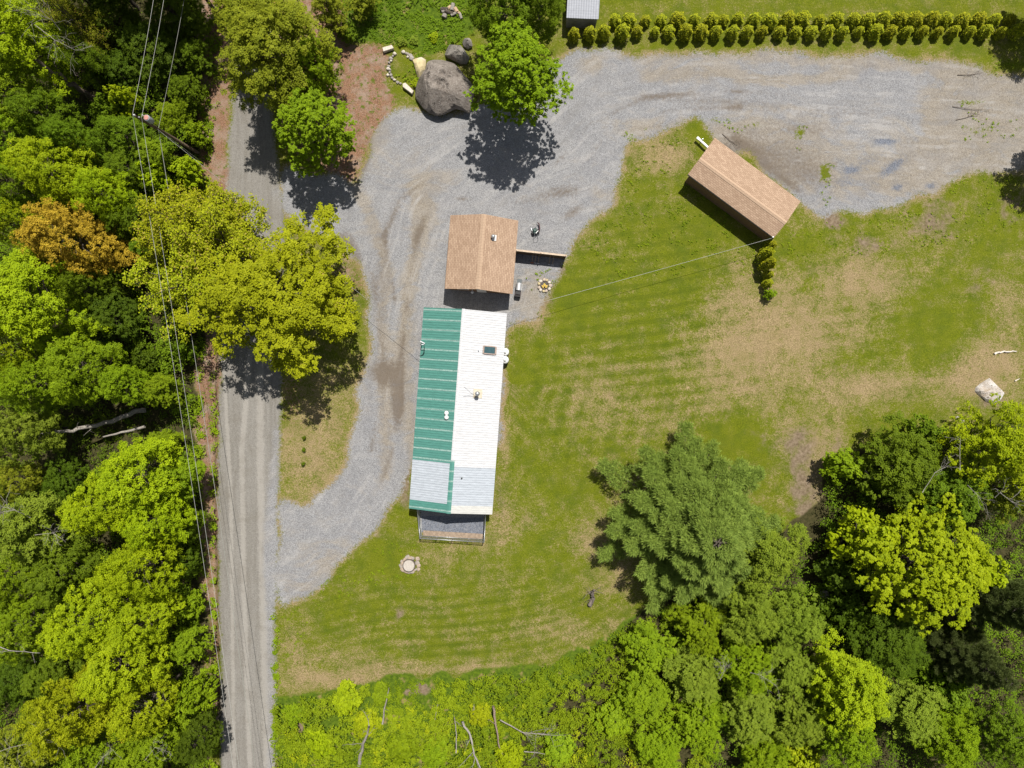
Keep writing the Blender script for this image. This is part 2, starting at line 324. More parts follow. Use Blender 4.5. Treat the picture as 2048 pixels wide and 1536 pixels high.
    s3 = np.sin(2 * math.pi * (PX * .97 + PY * .24 + jit(60, 14, 11)) / 36.0) * G(1160, 830, 150, 190) * .7
    stripe = np.clip(0.5 + 0.5 * (s1 + s2 + s3), 0, 1)
    Z = (vnoise(PX, PY, 60, 20) - .5) * .10 + (vnoise(PX, PY, 17, 21) - .5) * .03
    Z = Z * (1 - blur(np.clip(grav + road, 0, 1), 2)) - .55 * path([(424, 700), (421, 950), (424, 1150), (432, 1536), (438, 1900)], 9)
    Z += .25 * np.clip(tan * grav, 0, 1) * 0 + (vnoise(PX, PY, 30, 23) - .5) * .04 * grav
    V = np.stack([X, Y, Z], -1).reshape(-1, 3)
    nx, ny = X.shape
    I = np.arange(nx * ny).reshape(nx, ny)
    F = np.stack([I[:-1, :-1], I[1:, :-1], I[1:, 1:], I[:-1, 1:]], -1).reshape(-1, 4)
    rb = (road > .5)[:-1, :-1].ravel(); gb = ((grav > .5) & (road <= .5))[:-1, :-1].ravel()
    c = lambda q: np.clip(q, 0, 1).ravel()
    packs = {'m1': (c(grav), c(dry), c(dirt)), 'm2': (c(lit), c(tan), c(blue)), 'm3': (c(road), c(stripe), c(lush)), 'm4': (c(forest), c(mud), c(weed)), 'm5': (c(tracks), c(streak), c(spill))}
    for nm, sel in (('ground', ~rb & ~gb), ('road', rb), ('driveway', gb)):
        f = F[sel]; used, inv = np.unique(f, return_inverse=True)
        me = np_mesh(nm, V[used], inv.reshape(f.shape), smooth=True)
        for k, p in packs.items():
            a_ = me.attributes.new(k, 'FLOAT_COLOR', 'POINT')
            a_.data.foreach_set('color', np.stack([p[0][used], p[1][used], p[2][used], np.ones(len(used))], -1).astype(np.float32).ravel())
        o = link(nm, me, ground_mat()); o['kind'] = 'structure'

_gm = []
def ground_mat():
    if _gm: return _gm[0]
    t = NT('ground_surface'); P = t.pos()
    grav, dry, dirt = t.sep(t.attr('m1'))[:3]; lit, tan, blue = t.sep(t.attr('m2'))[:3]
    road, stripe, lush = t.sep(t.attr('m3'))[:3]; forest, mud, weed = t.sep(t.attr('m4'))[:3]; track, streak, spill = t.sep(t.attr('m5'))[:3]
    n_big = t.noise(P, 0.16, 3); n_mid = t.noise(P, 0.9, 4); n_sm = t.noise(P, 3.2, 4, .65); n_fine = t.noise(P, 11.0, 3, .7)
    n_col = t.noise(P, 0.55, 4, .6)
    # grass
    g = t.mix(t.lerp(n_fine, .3, .7, 0, 1), (0.054, 0.076, 0.004), (0.178, 0.204, 0.009))
    g = t.mix(t.mul(t.lerp(n_mid, .35, .7, 0, 1), .5), g, (0.155, 0.165, 0.018))
    g = t.mix(t.mul(t.lerp(n_col, .45, .7, 0, 1), .45), g, (0.048, 0.088, 0.009))
    straw = t.mix(t.lerp(n_fine, .3, .7, 0, 1), (0.140, 0.098, 0.050), (0.43, 0.325, 0.185))
    g = t.mix(t.mul(t.lerp(stripe, .45, .15, 0, 1), .26), g, (0.040, 0.068, 0.006))
    straw = t.mix(t.mul(t.lerp(n_col, .5, .68, 0, 1), .5), straw, (0.24, 0.19, 0.075))
    d = t.addm(dry, t.mul(t.addm(n_mid, -.5), .95)); d = t.addm(d, t.mul(t.addm(n_sm, -.5), 1.0)); d = t.addm(d, t.mul(t.addm(n_fine, -.5), 1.25)); d = t.addm(d, t.mul(t.addm(t.noise(P, 6.0, 3, .6), -.5), .8))
    d = t.addm(d, t.mul(t.addm(stripe, -.5), .22)); d = t.addm(d, t.mul(t.addm(n_big, -.5), .6)); d = t.addm(d, t.mul(t.addm(t.noise(P, .42, 5, .65), -.5), .9))
    d = t.addm(d, t.mul(t.step(grav, .04, .4), .35))
    grass = t.mix(t.mul(t.step(d, .18, 1.02), .95), g, straw)
    lushc = t.mix(t.lerp(n_sm, .3, .7, 0, 1), (0.035, 0.070, 0.006), (0.125, 0.185, 0.012))
    lushc = t.mix(t.step(t.noise(P, 0.7, 4), .56, .70), lushc, (0.26, 0.20, 0.08))
    grass0 = grass; grass = t.mix(t.step(t.addm(lush, t.mul(t.addm(n_sm, -.5), .7)), .35, .6), grass, lushc)
    soil = t.mix(t.lerp(n_sm, .3, .7, 0, 1), (0.125, 0.090, 0.055), (0.275, 0.215, 0.150))
    grass = t.mix(t.step(t.addm(dirt, t.addm(t.mul(t.addm(n_mid, -.5), .8), t.mul(t.addm(n_fine, -.5), .5))), .28, .62), grass, soil)
    # leaf litter / mulch
    litc = t.mix(t.lerp(n_fine, .3, .7, 0, 1), (0.085, 0.045, 0.026), (0.36, 0.205, 0.125))
    litc = t.mix(t.mul(t.lerp(t.noise(P, .7, 5, .7), .45, .65, 0, 1), .55), litc, (0.33, 0.275, 0.225))
    litc = t.mix(t.mul(t.lerp(t.noise(P, 14, 2), .55, .75, 0, 1), .7), litc, (0.40, 0.31, 0.26))
    litc = t.mix(t.step(t.noise(P, 1.9, 5, .7), .53, .64), litc, t.mix(n_fine, (0.05, 0.08, 0.008), (0.14, 0.17, 0.02)))
    grass = t.mix(t.step(t.addm(lit, t.addm(t.mul(t.addm(n_sm, -.5), .8), t.mul(t.addm(n_fine, -.5), .4))), .35, .6), grass, litc)
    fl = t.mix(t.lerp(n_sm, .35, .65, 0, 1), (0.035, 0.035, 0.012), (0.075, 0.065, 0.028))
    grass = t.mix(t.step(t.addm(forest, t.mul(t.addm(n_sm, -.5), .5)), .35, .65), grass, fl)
    # gravel
    vo = t.sep(t.vor(P, 20.0)); spk = t.addm(t.mul(vo[0], .55), t.mul(n_fine, .45)); spk2 = t.noise(P, 26, 2, .8)
    gr = t.mix(t.lerp(spk, .22, .78, 0, 1), (0.142, 0.143, 0.150), (0.346, 0.347, 0.356))
    tn = t.mix(t.lerp(spk, .22, .78, 0, 1), (0.170, 0.143, 0.108), (0.335, 0.290, 0.228))
    dist = t.n('ShaderNodeVectorMath', operation='ADD'); t.put(dist.inputs[0], P); t.put(dist.inputs[1], t.noise(P, .12, 2, .5, col=True)); dm = t.n('ShaderNodeVectorMath', operation='SCALE'); t.put(dm.inputs[0], t.noise(P, .10, 2, .5, col=True)); dm.inputs['Scale'].default_value = 9.0; t.put(dist.inputs[1], dm.outputs[0])
    wave = t.noise(t.scale(dist.outputs[0], (.30, 1.0, 1)), 1.1, 5, .62)
    tan = t.mul(tan, t.lerp(wave, .3, .6, .55, 1.15))
    ta = t.addm(tan, t.addm(t.mul(t.addm(wave, -.5), 1.3), t.addm(t.mul(t.addm(n_mid, -.5), .6), t.mul(t.addm(n_big, -.42), .9))))
    gr = t.mix(t.mul(t.step(ta, .10, .75), .85), gr, tn)
    gr = t.mix(t.mul(t.lerp(wave, .40, .66, 0, 1), .30), gr, t.mix(spk, (0.30, 0.29, 0.285), (0.44, 0.43, 0.42)))
    gr = t.mix(t.mul(t.lerp(t.noise(P, .33, 5, .6), .48, .66, 0, 1), .35), gr, t.mix(spk, (0.125, 0.128, 0.142), (0.27, 0.272, 0.290)))
    gr = t.mix(t.mul(t.mul(t.lerp(streak, .54, .74, 0, 1), t.lerp(n_col, .40, .62, 0, 1)), .5), gr, t.mix(spk, (0.33, 0.32, 0.31), (0.45, 0.44, 0.43)))
    gr = t.mix(t.mul(t.mul(t.lerp(streak, .46, .26, 0, 1), t.lerp(n_col, .60, .40, 0, 1)), .45), gr, t.mix(spk, (0.150, 0.146, 0.145), (0.27, 0.262, 0.258)))
    gr = t.mix(t.mul(t.step(t.addm(mud, t.mul(t.addm(n_sm, -.5), .9)), .2, .75), .8), gr, (0.140, 0.112, 0.086))
    bl = t.mix(t.lerp(vo[1], .2, .8, 0, 1), (0.070, 0.082, 0.112), (0.21, 0.23, 0.275))
    gr = t.mix(t.mul(t.step(t.addm(blue, t.addm(t.mul(t.addm(n_sm, -.5), 1.1), t.mul(t.addm(n_fine, -.5), .8))), .25, .95), .9), gr, bl)
    gr = t.mix(t.step(t.addm(weed, t.addm(t.mul(t.addm(n_sm, -.5), 1.3), t.mul(t.addm(n_fine, -.5), .6))), .42, .66), gr, g)
    gm = t.addm(grav, t.addm(t.mul(t.addm(n_sm, -.5), 1.0), t.mul(t.addm(n_fine, -.5), .9)))
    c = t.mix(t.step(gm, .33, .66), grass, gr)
    # road
    wob = t.n('ShaderNodeVectorMath', operation='SCALE'); t.put(wob.inputs[0], t.noise(P, .22, 3, .6, col=True)); wob.inputs['Scale'].default_value = 1.3
    wp = t.n('ShaderNodeVectorMath', operation='ADD'); t.put(wp.inputs[0], P); t.put(wp.inputs[1], wob.outputs[0])
    rl = t.noise(t.scale(wp.outputs[0], (2.2, .10, 1)), 1.0, 5, .65)
    rc = t.mix(t.lerp(spk, .2, .8, 0, 1), (0.165, 0.155, 0.140), (0.270, 0.256, 0.234))
    rc = t.mix(t.mul(t.lerp(rl, .42, .66, 0, 1), .32), rc, (0.300, 0.288, 0.268))
    rc = t.mix(t.mul(t.lerp(rl, .52, .30, 0, 1), .4), rc, (0.160, 0.147, 0.126))
    rc = t.mix(t.mul(t.step(t.addm(track, t.mul(t.addm(n_sm, -.5), 1.2)), .3, .9), .55), rc, (0.37, 0.35, 0.32))
    rc = t.mix(t.mul(t.lerp(t.noise(P, .5, 5, .65), .5, .68, 0, 1), .4), rc, (0.165, 0.148, 0.122))
    rc = t.mix(t.step(t.addm(spill, t.addm(t.mul(t.addm(n_mid, -.5), .7), t.mul(t.addm(n_fine, -.5), .6))), .25, .85), rc, gr)
    c = t.mix(t.step(t.addm(road, t.addm(t.mul(t.addm(n_sm, -.5), .9), t.mul(t.addm(n_fine, -.5), .5))), .32, .68), c, rc)
    c = t.mix(.42, c, t.mix(t.lerp(spk2, .3, .7, 0, 1), (.25, .25, .25), (.75, .75, .75)), 'OVERLAY')
    t.color(c); t.set(Roughness=.95, Specular_IOR_Level=.1)
    t.bump(t.addm(t.mul(n_fine, .6), t.mul(n_sm, .8)), .55, .10)
    _gm.append(t.m); return t.m
make_ground()

# ------------------------------------------------------------------ foliage
def basis(N, rng):
    N = N / np.linalg.norm(N, axis=1, keepdims=True)
    A = rng.normal(size=N.shape); T = np.cross(N, A); T /= np.linalg.norm(T, axis=1, keepdims=True) + 1e-9
    return N, T, np.cross(N, T)
def leaves(C, N, size, rng, asp=0.75):
    """kite-shaped leaf faces, one four-cornered face each, slightly cupped"""
    N, T, B = basis(N, rng); s = np.asarray(size).reshape(-1, 1) * np.ones((len(C), 1))
    a = C - T * s * .5; b = C + B * s * asp * .5 + N * s * .10; c = C + T * s * .5; d = C - B * s * asp * .5 + N * s * .10
    V = np.stack([a, d, c, b], 1).reshape(-1, 3); F = np.arange(len(V)).reshape(-1, 4)
    return V, F

def unit(rng, n, up=0.0):
    D = rng.normal(size=(n, 3)); D /= np.linalg.norm(D, axis=1, keepdims=True); D[:, 2] += up
    return D / np.linalg.norm(D, axis=1, keepdims=True)

def branch_pts(p0, p1, rng, sag=0.15, n=5):
    p0 = np.array(p0, float); p1 = np.array(p1, float); L_ = np.linalg.norm(p1 - p0)
    t = np.linspace(0, 1, n)[:, None]; P = p0 + (p1 - p0) * t
    P[:, 2] += (np.sin(t[:, 0] * math.pi) * sag * L_)
    P[1:-1] += rng.normal(size=(n - 2, 3)) * L_ * .04
    return P

def crown_broad(seed, R=4.5, H=12.0, zlo=3.0, ncl=96, nl=360, leaf=.155, rc=(.6, 1.05), flat=.62, shell=(.60, 1.0), lob=.2, mind=.95):
    rng = np.random.default_rng(seed); ph = rng.random(4) * 6.28; C = []
    tries = 0
    while len(C) < ncl and tries < 6000:
        tries += 1
        zn = rng.random() ** .75; phi = rng.random() * 6.283
        rr = math.sqrt(max(0, 1 - ((zn - .38) / .64) ** 2)) if zn > .38 else .55 + .45 * zn / .38
        rr *= 1 + lob * math.sin(3 * phi + ph[0]) * .6 + lob * math.sin(5 * phi + ph[1]) * .5 + lob * .4 * math.sin(2 * phi + ph[2] + 3 * zn)
        f = rng.uniform(*shell) if zn < .8 else rng.uniform(0, 1)
        r = (R - .7) * rr * f
        p = np.array([r * math.cos(phi), r * math.sin(phi), zlo + zn * (H - zlo - .5)])
        if C and min(np.linalg.norm((np.array(C) - p), axis=1)) < mind: continue
        C.append(p)
    C = np.array(C); Ls = []; Ns = []; Ts = []
    for c in C:
        r = rng.uniform(*rc); n = int(nl * (r / np.mean(rc)) ** 2); k = max(5, n // 22)
        D0 = unit(rng, k, .55); S0 = c + D0 * r * rng.uniform(.6, 1.08, (k, 1)) * np.array([1, 1, flat]); tuft = min(.34, r * .42)
        ix = rng.integers(0, k, n); D = unit(rng, n, .35)
        Ls.append(S0[ix] + D * tuft * rng.uniform(.25, 1.0, (n, 1)) * np.array([1, 1, .55]))
        Ns.append(D0[ix] * .45 + D * .35 + rng.normal(size=(n, 3)) * .34 + np.array([0.10, .28, 1.15]))
        ct = rng.random(); st_ = rng.random(k); Ts.append(np.clip(ct * .30 + st_[ix] * .30 + rng.random(n) * .42, 0, 1))
    P = np.concatenate(Ls); N = np.concatenate(Ns); T = np.concatenate(Ts)
    V, F = leaves(P, N, leaf * rng.uniform(.65, 1.25, (len(P), 1)), rng)
    tr = MB(); tr.tube([(0, 0, -.3), (.05, .03, H * .25), (-.05, .1, H * .5), (0, 0, H * .78)], [R * .055, R * .045, R * .032, R * .012], 8)
    for i in rng.permutation(len(C))[:42]:
        c = C[i]; z0 = max(zlo * .7, c[2] - np.hypot(c[0], c[1]) * .75); z0 = min(z0, H * .7)
        tr.tube(branch_pts((0, 0, z0), c * .9, rng, .06), [.085, .07, .05, .035, .018], 5)
    return np_mesh('crown', V, F, T), tr

def crown_sparse(seed, R=4.5, H=11.0):
    rng = np.random.default_rng(seed); tr = MB(); P = []; N = []
    tr.tube([(0, 0, -.3), (.1, 0, H * .3), (0, .1, H * .6), (0, 0, H * .85)], [.26, .2, .14, .05], 8)
    for k in range(34):
        phi = rng.random() * 6.283; zn = rng.uniform(.3, 1); r = R * rng.uniform(.75, 1.05) * math.sqrt(max(.08, 1 - ((zn - .45) / .6) ** 2))
        end = np.array([r * math.cos(phi), r * math.sin(phi), H * zn]); B = branch_pts((0, 0, H * zn * .6), end, rng, .05, 7)
        tr.tube(B, np.linspace(.075, .012, 7), 5)
        for j in range(12):
            b0 = B[rng.integers(2, 7)]; e = b0 + unit(rng, 1, .25)[0] * rng.uniform(.5, 1.3); tr.tube([b0, (b0 + e) / 2 + rng.normal(size=3) * .06, e], [.022, .016, .008], 4)
            n = rng.integers(40, 80); c = b0 + (e - b0) * rng.uniform(.3, 1.1, (n, 1)) + rng.normal(size=(n, 3)) * .2
            P.append(c); N.append(unit(rng, n, 1.9))
    P = np.concatenate(P); N = np.concatenate(N)
    V, F = leaves(P, N, .16 * rng.uniform(.6, 1.3, (len(P), 1)), rng)
    return np_mesh('crown', V, F, rng.random(len(P))), tr

def crown_pine(seed, R=5.5, H=15.0, full=1.0):
    rng = np.random.default_rng(seed); tr = MB(); Ps = []; Ns = []; Ts = []
    tr.tube([(0, 0, -.3), (.05, 0, H * .5), (0, 0, H)], [.32, .2, .03], 8)
    z = 2.2
    while z < H - .3:
        f = (H - z) / (H - 2.2); Lb = R * (f ** .8) * rng.uniform(.8, 1.05) + .35
        nb = 7 if f > .3 else 5; a0 = rng.random() * 6.28
        for b in range(nb):
            a = a0 + 6.283 * b / nb + rng.normal() * .18; Lx = Lb * rng.uniform(.80, 1.06)
            d = np.array([math.cos(a), math.sin(a), 0]); sd_ = np.array([-d[1], d[0], 0])
            t = np.linspace(0, 1, 6)[:, None]; B = np.array([0, 0, z]) + d * Lx * t + np.array([0, 0, 1]) * (Lx * (.10 * t + .10 * t * t - .05))
            tr.tube(B, np.linspace(.06, .012, 6), 4)
            m = int(21 * Lx * full)
            for q in range(m):
                u = 0.28 + .74 * math.sqrt(rng.random()); w = (.34 * Lx * (1.05 - u) + .2) * rng.uniform(-1, 1)
                c = np.array([0, 0, z]) + d * Lx * u + sd_ * w + np.array([0, 0, Lx * (.10 * u + .10 * u * u - .05) + rng.normal() * .08 + .05])
                n = rng.integers(22, 34); D = unit(rng, n, .35) + d * .5
                L_ = rng.uniform(.14, .30, (n, 1)); Ps.append(c + D * L_ * .8); Ns.append((D, L_)); Ts.append(np.clip(rng.random() * .5 + rng.random(n) * .5, 0, 1))
        z += rng.uniform(.6, .9) * (.55 + .45 * f)
    # needle sprays: narrow blades along their own axis
    D = np.concatenate([d for d, _ in Ns]); Lh = np.concatenate([l for _, l in Ns]); P = np.concatenate(Ps); D = D / np.linalg.norm(D, axis=1, keepdims=True)
    S = np.cross(D, rng.normal(size=D.shape)); S /= np.linalg.norm(S, axis=1, keepdims=True)
    a = P - D * Lh * .5; c = P + D * Lh * .5; b = P + S * Lh * .075; e = P - S * Lh * .075
    V = np.stack([a, e, c, b], 1).reshape(-1, 3)
    return np_mesh('crown', V, np.arange(len(V)).reshape(-1, 4), np.concatenate(Ts)), tr

def crown_hedge(seed, R=.75, H=1.9):
    rng = np.random.default_rng(seed); n = 1500
    zn = rng.random(n) ** .6; phi = rng.random(n) * 6.283
    rr = R * np.sqrt(np.clip(1 - zn ** 2.4, 0, 1)) * (.88 + .14 * np.sin(phi * 5 + zn * 7 + seed)) * np.clip(zn * 4 + .6, 0, 1)
    q = rng.uniform(.72, 1.05, n); P = np.stack([rr * q * np.cos(phi), rr * q * np.sin(phi), .08 + zn * (H - .1)], -1)
    D = np.stack([np.cos(phi) * (1 - zn), np.sin(phi) * (1 - zn), .5 + zn], -1) + rng.normal(size=(n, 3)) * .5
    V, F = leaves(P, D, .15 * rng.uniform(.6, 1.4, (n, 1)), rng, .6)
    tr = MB(); tr.tube([(0, 0, -.05), (0, 0, H * .7)], [.05, .02], 6)
    return np_mesh('crown', V, F, rng.random(n) ** 1.2), tr

def crown_shrub(seed, R=1.6, H=2.4, ncl=28, nl=170, leaf=.15):
    return crown_broad(seed, R, H, .35, ncl, nl, leaf, (.4, .65), .7, (.35, 1.0), .22, .42)

PROTO = {}
def proto(style):
    if style in PROTO: return PROTO[style]
    if style == 'broad': it = [(crown_broad(s), 4.5, 12.) for s in (1, 2, 3, 4)]
    elif style == 'big': it = [(crown_broad(s, 5.6, 13.5, 2.6, 215, 300, .15, (.5, .95), .6, (.45, 1.0), .26, .62), 5.6, 13.5) for s in (11, 12)]
    elif style == 'maple': it = [(crown_broad(15, 5.2, 12.5, 2.6, 340, 170, .145, (.32, .55), .6, (.25, 1.0), .16, .56), 5.2, 12.5)]
    elif style == 'feather': it = [(crown_broad(s, 5.6, 13.5, 2.6, 250, 230, .13, (.35, .8), .7, (.30, 1.0), .34, .6), 5.6, 13.5) for s in (17,)]
    elif style == 'fine': it = [(crown_broad(s, 4.2, 10., 1.6, 170, 210, .135, (.4, .8), .75, (.25, 1.0), .3, .5), 4.2, 10.) for s in (21, 22, 23)]
    elif style == 'sparse': it = [(crown_sparse(s), 4.5, 11.) for s in (31, 32)]
    elif style == 'pine': it = [(crown_pine(41), 5.5, 15.)]
    elif style == 'hedge': it = [(crown_hedge(s), .75, 1.9) for s in (51, 52, 53, 54)]
    elif style == 'shrub': it = [(crown_shrub(s), 1.6, 2.4) for s in (61, 62, 63)]
    out = []
    for (me, tr), r, h in it:
        me.materials.append(L['mid'])
        tm = bpy.data.meshes.new('trunk'); tm.from_pydata(tr.v, [], tr.f); tm.materials.append(BARK)
        for p in tm.polygons: p.use_smooth = True
        out.append((me, tm, r, h))
    PROTO[style] = out; return out

_tr = random.Random(5); _cnt = {}
NAMES = {'broad': 'broadleaf_tree', 'big': 'broadleaf_tree', 'maple': 'maple_tree', 'feather': 'broadleaf_tree', 'fine': 'broadleaf_tree', 'sparse': 'sparse_tree', 'pine': 'pine_tree', 'hedge': 'hedge_shrub', 'shrub': 'leafy_shrub'}
def tree(px, py, rp, Ht, style, colr, label, cat='tree', group=None, name=None, mid=.62, rz=None, trunk=True):
    P = proto(style); k = _cnt.get(style, 0); _cnt[style] = k + 1
    me, tm, r0, h0 = P[k % len(P)]
    w = W(px, py, Ht * mid); R = rp / 20 * (1 - Ht * mid / HC)
    o = empty(name or NAMES[style], (w.x, w.y, 0), rz if rz is not None else _tr.random() * 6.28, label, cat, group)
    s = R / r0; o.scale = (s, s, Ht / h0)
    if trunk: link('trunk', tm, None, o)
    c = link('crown', me, None, o)
    c.material_slots[0].link = 'OBJECT'; c.material_slots[0].material = L[colr]
    return o

WL = 'forest trees west of the road'
for a in [
 (50, 75, 95, 15, 'fine', 'lime', 'lime-green tree filling the top left corner of the forest'),
 (150, 45, 52, 13, 'sparse', 'olive', 'thin olive tree with bare grey twigs beside the top left corner tree'),
 (165, 120, 42, 11, 'sparse', 'mid', 'thin twiggy green tree above the leaning brown trunk'),
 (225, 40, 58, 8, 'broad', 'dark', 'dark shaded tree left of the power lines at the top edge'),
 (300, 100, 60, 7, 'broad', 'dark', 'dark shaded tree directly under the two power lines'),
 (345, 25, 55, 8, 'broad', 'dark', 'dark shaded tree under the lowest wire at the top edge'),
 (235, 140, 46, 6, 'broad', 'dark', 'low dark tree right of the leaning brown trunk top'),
 (385, 25, 38, 6, 'fine', 'mid', 'small green roadside tree at the top edge beside the verge'),
 (390, 110, 36, 5, 'fine', 'mid', 'small green roadside tree left of the verge, above the pole'),
 (206, 142, 18, 6, 'shrub', 'lime', 'small lime treetop catching sun among the dark trees'),
 (20, 190, 70, 13, 'broad', 'green', 'green tree at the left edge below the corner tree'),
 (95, 235, 52, 12, 'broad', 'mid', 'medium green tree below the base of the leaning trunk'),
 (25, 290, 62, 12, 'broad', 'green', 'green tree on the left edge, beside the shaded hollow'),
 (150, 290, 50, 11, 'broad', 'mid', 'shaded green tree above the lime tree north of the orange crown'),
 (115, 345, 78, 13, 'broad', 'lime', 'lime-green tree just above the orange tree'),
 (215, 395, 55, 12, 'broad', 'lime', 'lime-green tree touching the orange tree on its upper right'),
 (30, 370, 50, 12, 'broad', 'green', 'green tree at the left edge, upper left of the orange tree'),
 (145, 480, 88, 14, 'big', 'orange', 'orange-leaved tree standing out in the green forest'),
 (35, 450, 48, 12, 'broad', 'lime', 'bright lime tree wedged between orange tree and left edge'),
 (212, 215, 34, 6, 'shrub', 'mid', 'low green shrub at the foot of the leaning trunk'),
 (245, 195, 34, 6, 'shrub', 'lime', 'lime shrub just left of the utility pole top'),
 (250, 275, 50, 8, 'broad', 'mid', 'dim green tree left of the power lines, below the pole top'),
 (310, 310, 44, 6, 'fine', 'green', 'green tree in front of the utility pole'),
 (372, 180, 38, 5, 'fine', 'mid', 'green roadside tree upper right of the transformer'),
 (345, 235, 40, 5, 'fine', 'green', 'leafy green tree right of the transformer'),
 (385, 265, 30, 4, 'shrub', 'green', 'roadside shrub where the pole meets the ground'),
 (300, 355, 38, 7, 'shrub', 'lime', 'lime shrub under the wires, above the thin tan tree'),
 (372, 338, 34, 5, 'shrub', 'lime', 'lime shrub beside the verge at the guy wire foot'),
 (258, 340, 46, 8, 'broad', 'mid', 'green tree between the lime tree and the power lines'),
 (265, 440, 50, 9, 'broad', 'mid', 'shaded green tree right of the orange tree'),
 (300, 500, 40, 7, 'fine', 'mid', 'low shaded tree under the thin tan branches'),
 (80, 600, 108, 14, 'big', 'lime', 'big bright lime tree on the left edge below the orange tree'),
 (180, 575, 46, 11, 'broad', 'mid', 'dark green tree directly below the orange tree'),
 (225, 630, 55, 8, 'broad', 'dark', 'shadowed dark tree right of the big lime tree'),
 (20, 700, 60, 12, 'broad', 'lime', 'lime tree on the left edge below the big lime tree'),
 (170, 735, 72, 12, 'broad', 'green', 'green tree above the long fallen log'),
 (75, 770, 62, 12, 'broad', 'green', 'green tree left of the long fallen log'),
 (250, 770, 44, 10, 'broad', 'green', 'green tree overhanging the right end of the long fallen log'),
 (45, 865, 70, 11, 'fine', 'sage', 'grey-green tree with leaves around the left end of the fallen log'),
 (320, 780, 42, 6, 'fine', 'green', 'green roadside tree below the big yellow tree'),
 (325, 885, 36, 5, 'fine', 'green', 'green tree at the right end of the short fallen log'),
 (290, 720, 40, 5, 'shrub', 'dark', 'dark shrub in shade beside the power lines'),
 (360, 700, 30, 4, 'shrub', 'mid', 'green verge shrub beneath the left side of the yellow tree'),
 (365, 640, 26, 4, 'shrub', 'green', 'small roadside shrub under the tan twigs of the sparse tree'),
 (285, 950, 82, 12, 'broad', 'lime', 'lime tree between the short fallen log and the road'),
 (350, 960, 52, 8, 'broad', 'green', 'green tree leaning to the road below the short log'),
 (130, 965, 56, 6, 'fine', 'dark', 'dull dark tree in the shade below the long fallen log'),
 (30, 965, 46, 9, 'broad', 'olive', 'olive tree at the left edge under the grey-green one'),
 (65, 1055, 88, 12, 'fine', 'sage', 'grey-green tree with dead pale twigs on the left edge'),
 (210, 1010, 72, 12, 'broad', 'lime', 'lime tree right of the tree with dead pale twigs'),
 (310, 1040, 66, 11, 'broad', 'lime', 'lime tree beside the road, across from the drive mouth'),
 (365, 1050, 40, 7, 'fine', 'mid', 'smooth green tree at the verge opposite the drive mouth'),
 (130, 1150, 76, 11, 'fine', 'mid', 'dim green tree with scattered twigs below the dead branches'),
 (285, 1135, 72, 12, 'broad', 'lime', 'bright lime tree left of the dark roadside ditch'),
 (30, 1160, 56, 11, 'broad', 'green', 'green tree at the left edge below the grey-green one'),
 (370, 1130, 34, 6, 'shrub', 'dark', 'dark shrub in shade next to the ditch'),
 (185, 1240, 84, 13, 'broad', 'lime', 'tall lime tree in the middle of the lower left forest'),
 (295, 1240, 56, 12, 'broad', 'lime', 'lime tree left of the green roadside bush'),
 (375, 1215, 34, 5, 'shrub', 'green', 'green bush at the verge beside the dry patch'),
 (375, 1290, 42, 6, 'fine', 'green', 'green roadside tree above the lower left corner'),
 (45, 1250, 64, 12, 'broad', 'green', 'green tree at the left edge beside the white branch'),
 (250, 1320, 80, 13, 'broad', 'lime', 'lime-yellow tree in the lower left forest above the golden one'),
 (110, 1345, 62, 9, 'fine', 'mid', 'shaded green tree left of the lime-yellow tree'),
 (30, 1365, 54, 9, 'broad', 'dark', 'dark tree in shade on the lower left edge'),
 (150, 1420, 92, 14, 'big', 'yellow', 'golden-green tree in the lower left corner area'),
 (290, 1410, 66, 12, 'broad', 'yellow', 'golden tree with orange-tinted leaves near the road'),
 (385, 1395, 38, 8, 'shrub', 'green', 'bright green bush poking towards the road above the dark gap'),
 (50, 1500, 70, 12, 'fine', 'olive', 'olive tree with dead twigs in the bottom left corner'),
 (190, 1520, 70, 12, 'fine', 'green', 'green tree at the bottom edge below the golden-green tree'),
 (300, 1505, 66, 11, 'fine', 'green', 'green tree at the bottom edge near the road'),
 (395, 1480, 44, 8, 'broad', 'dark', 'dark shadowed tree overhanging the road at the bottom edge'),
]: tree(*a, group=WL)
# tall neighbours just past the top edge, whose shadows darken the corner
for a in [(140, -120, 90, 17), (235, -120, 88, 17), (330, -105, 80, 16), (50, -110, 90, 16)]:
    tree(*a, 'broad', 'mid', 'tall forest tree just beyond the top edge of the view', group='trees beyond the top edge')

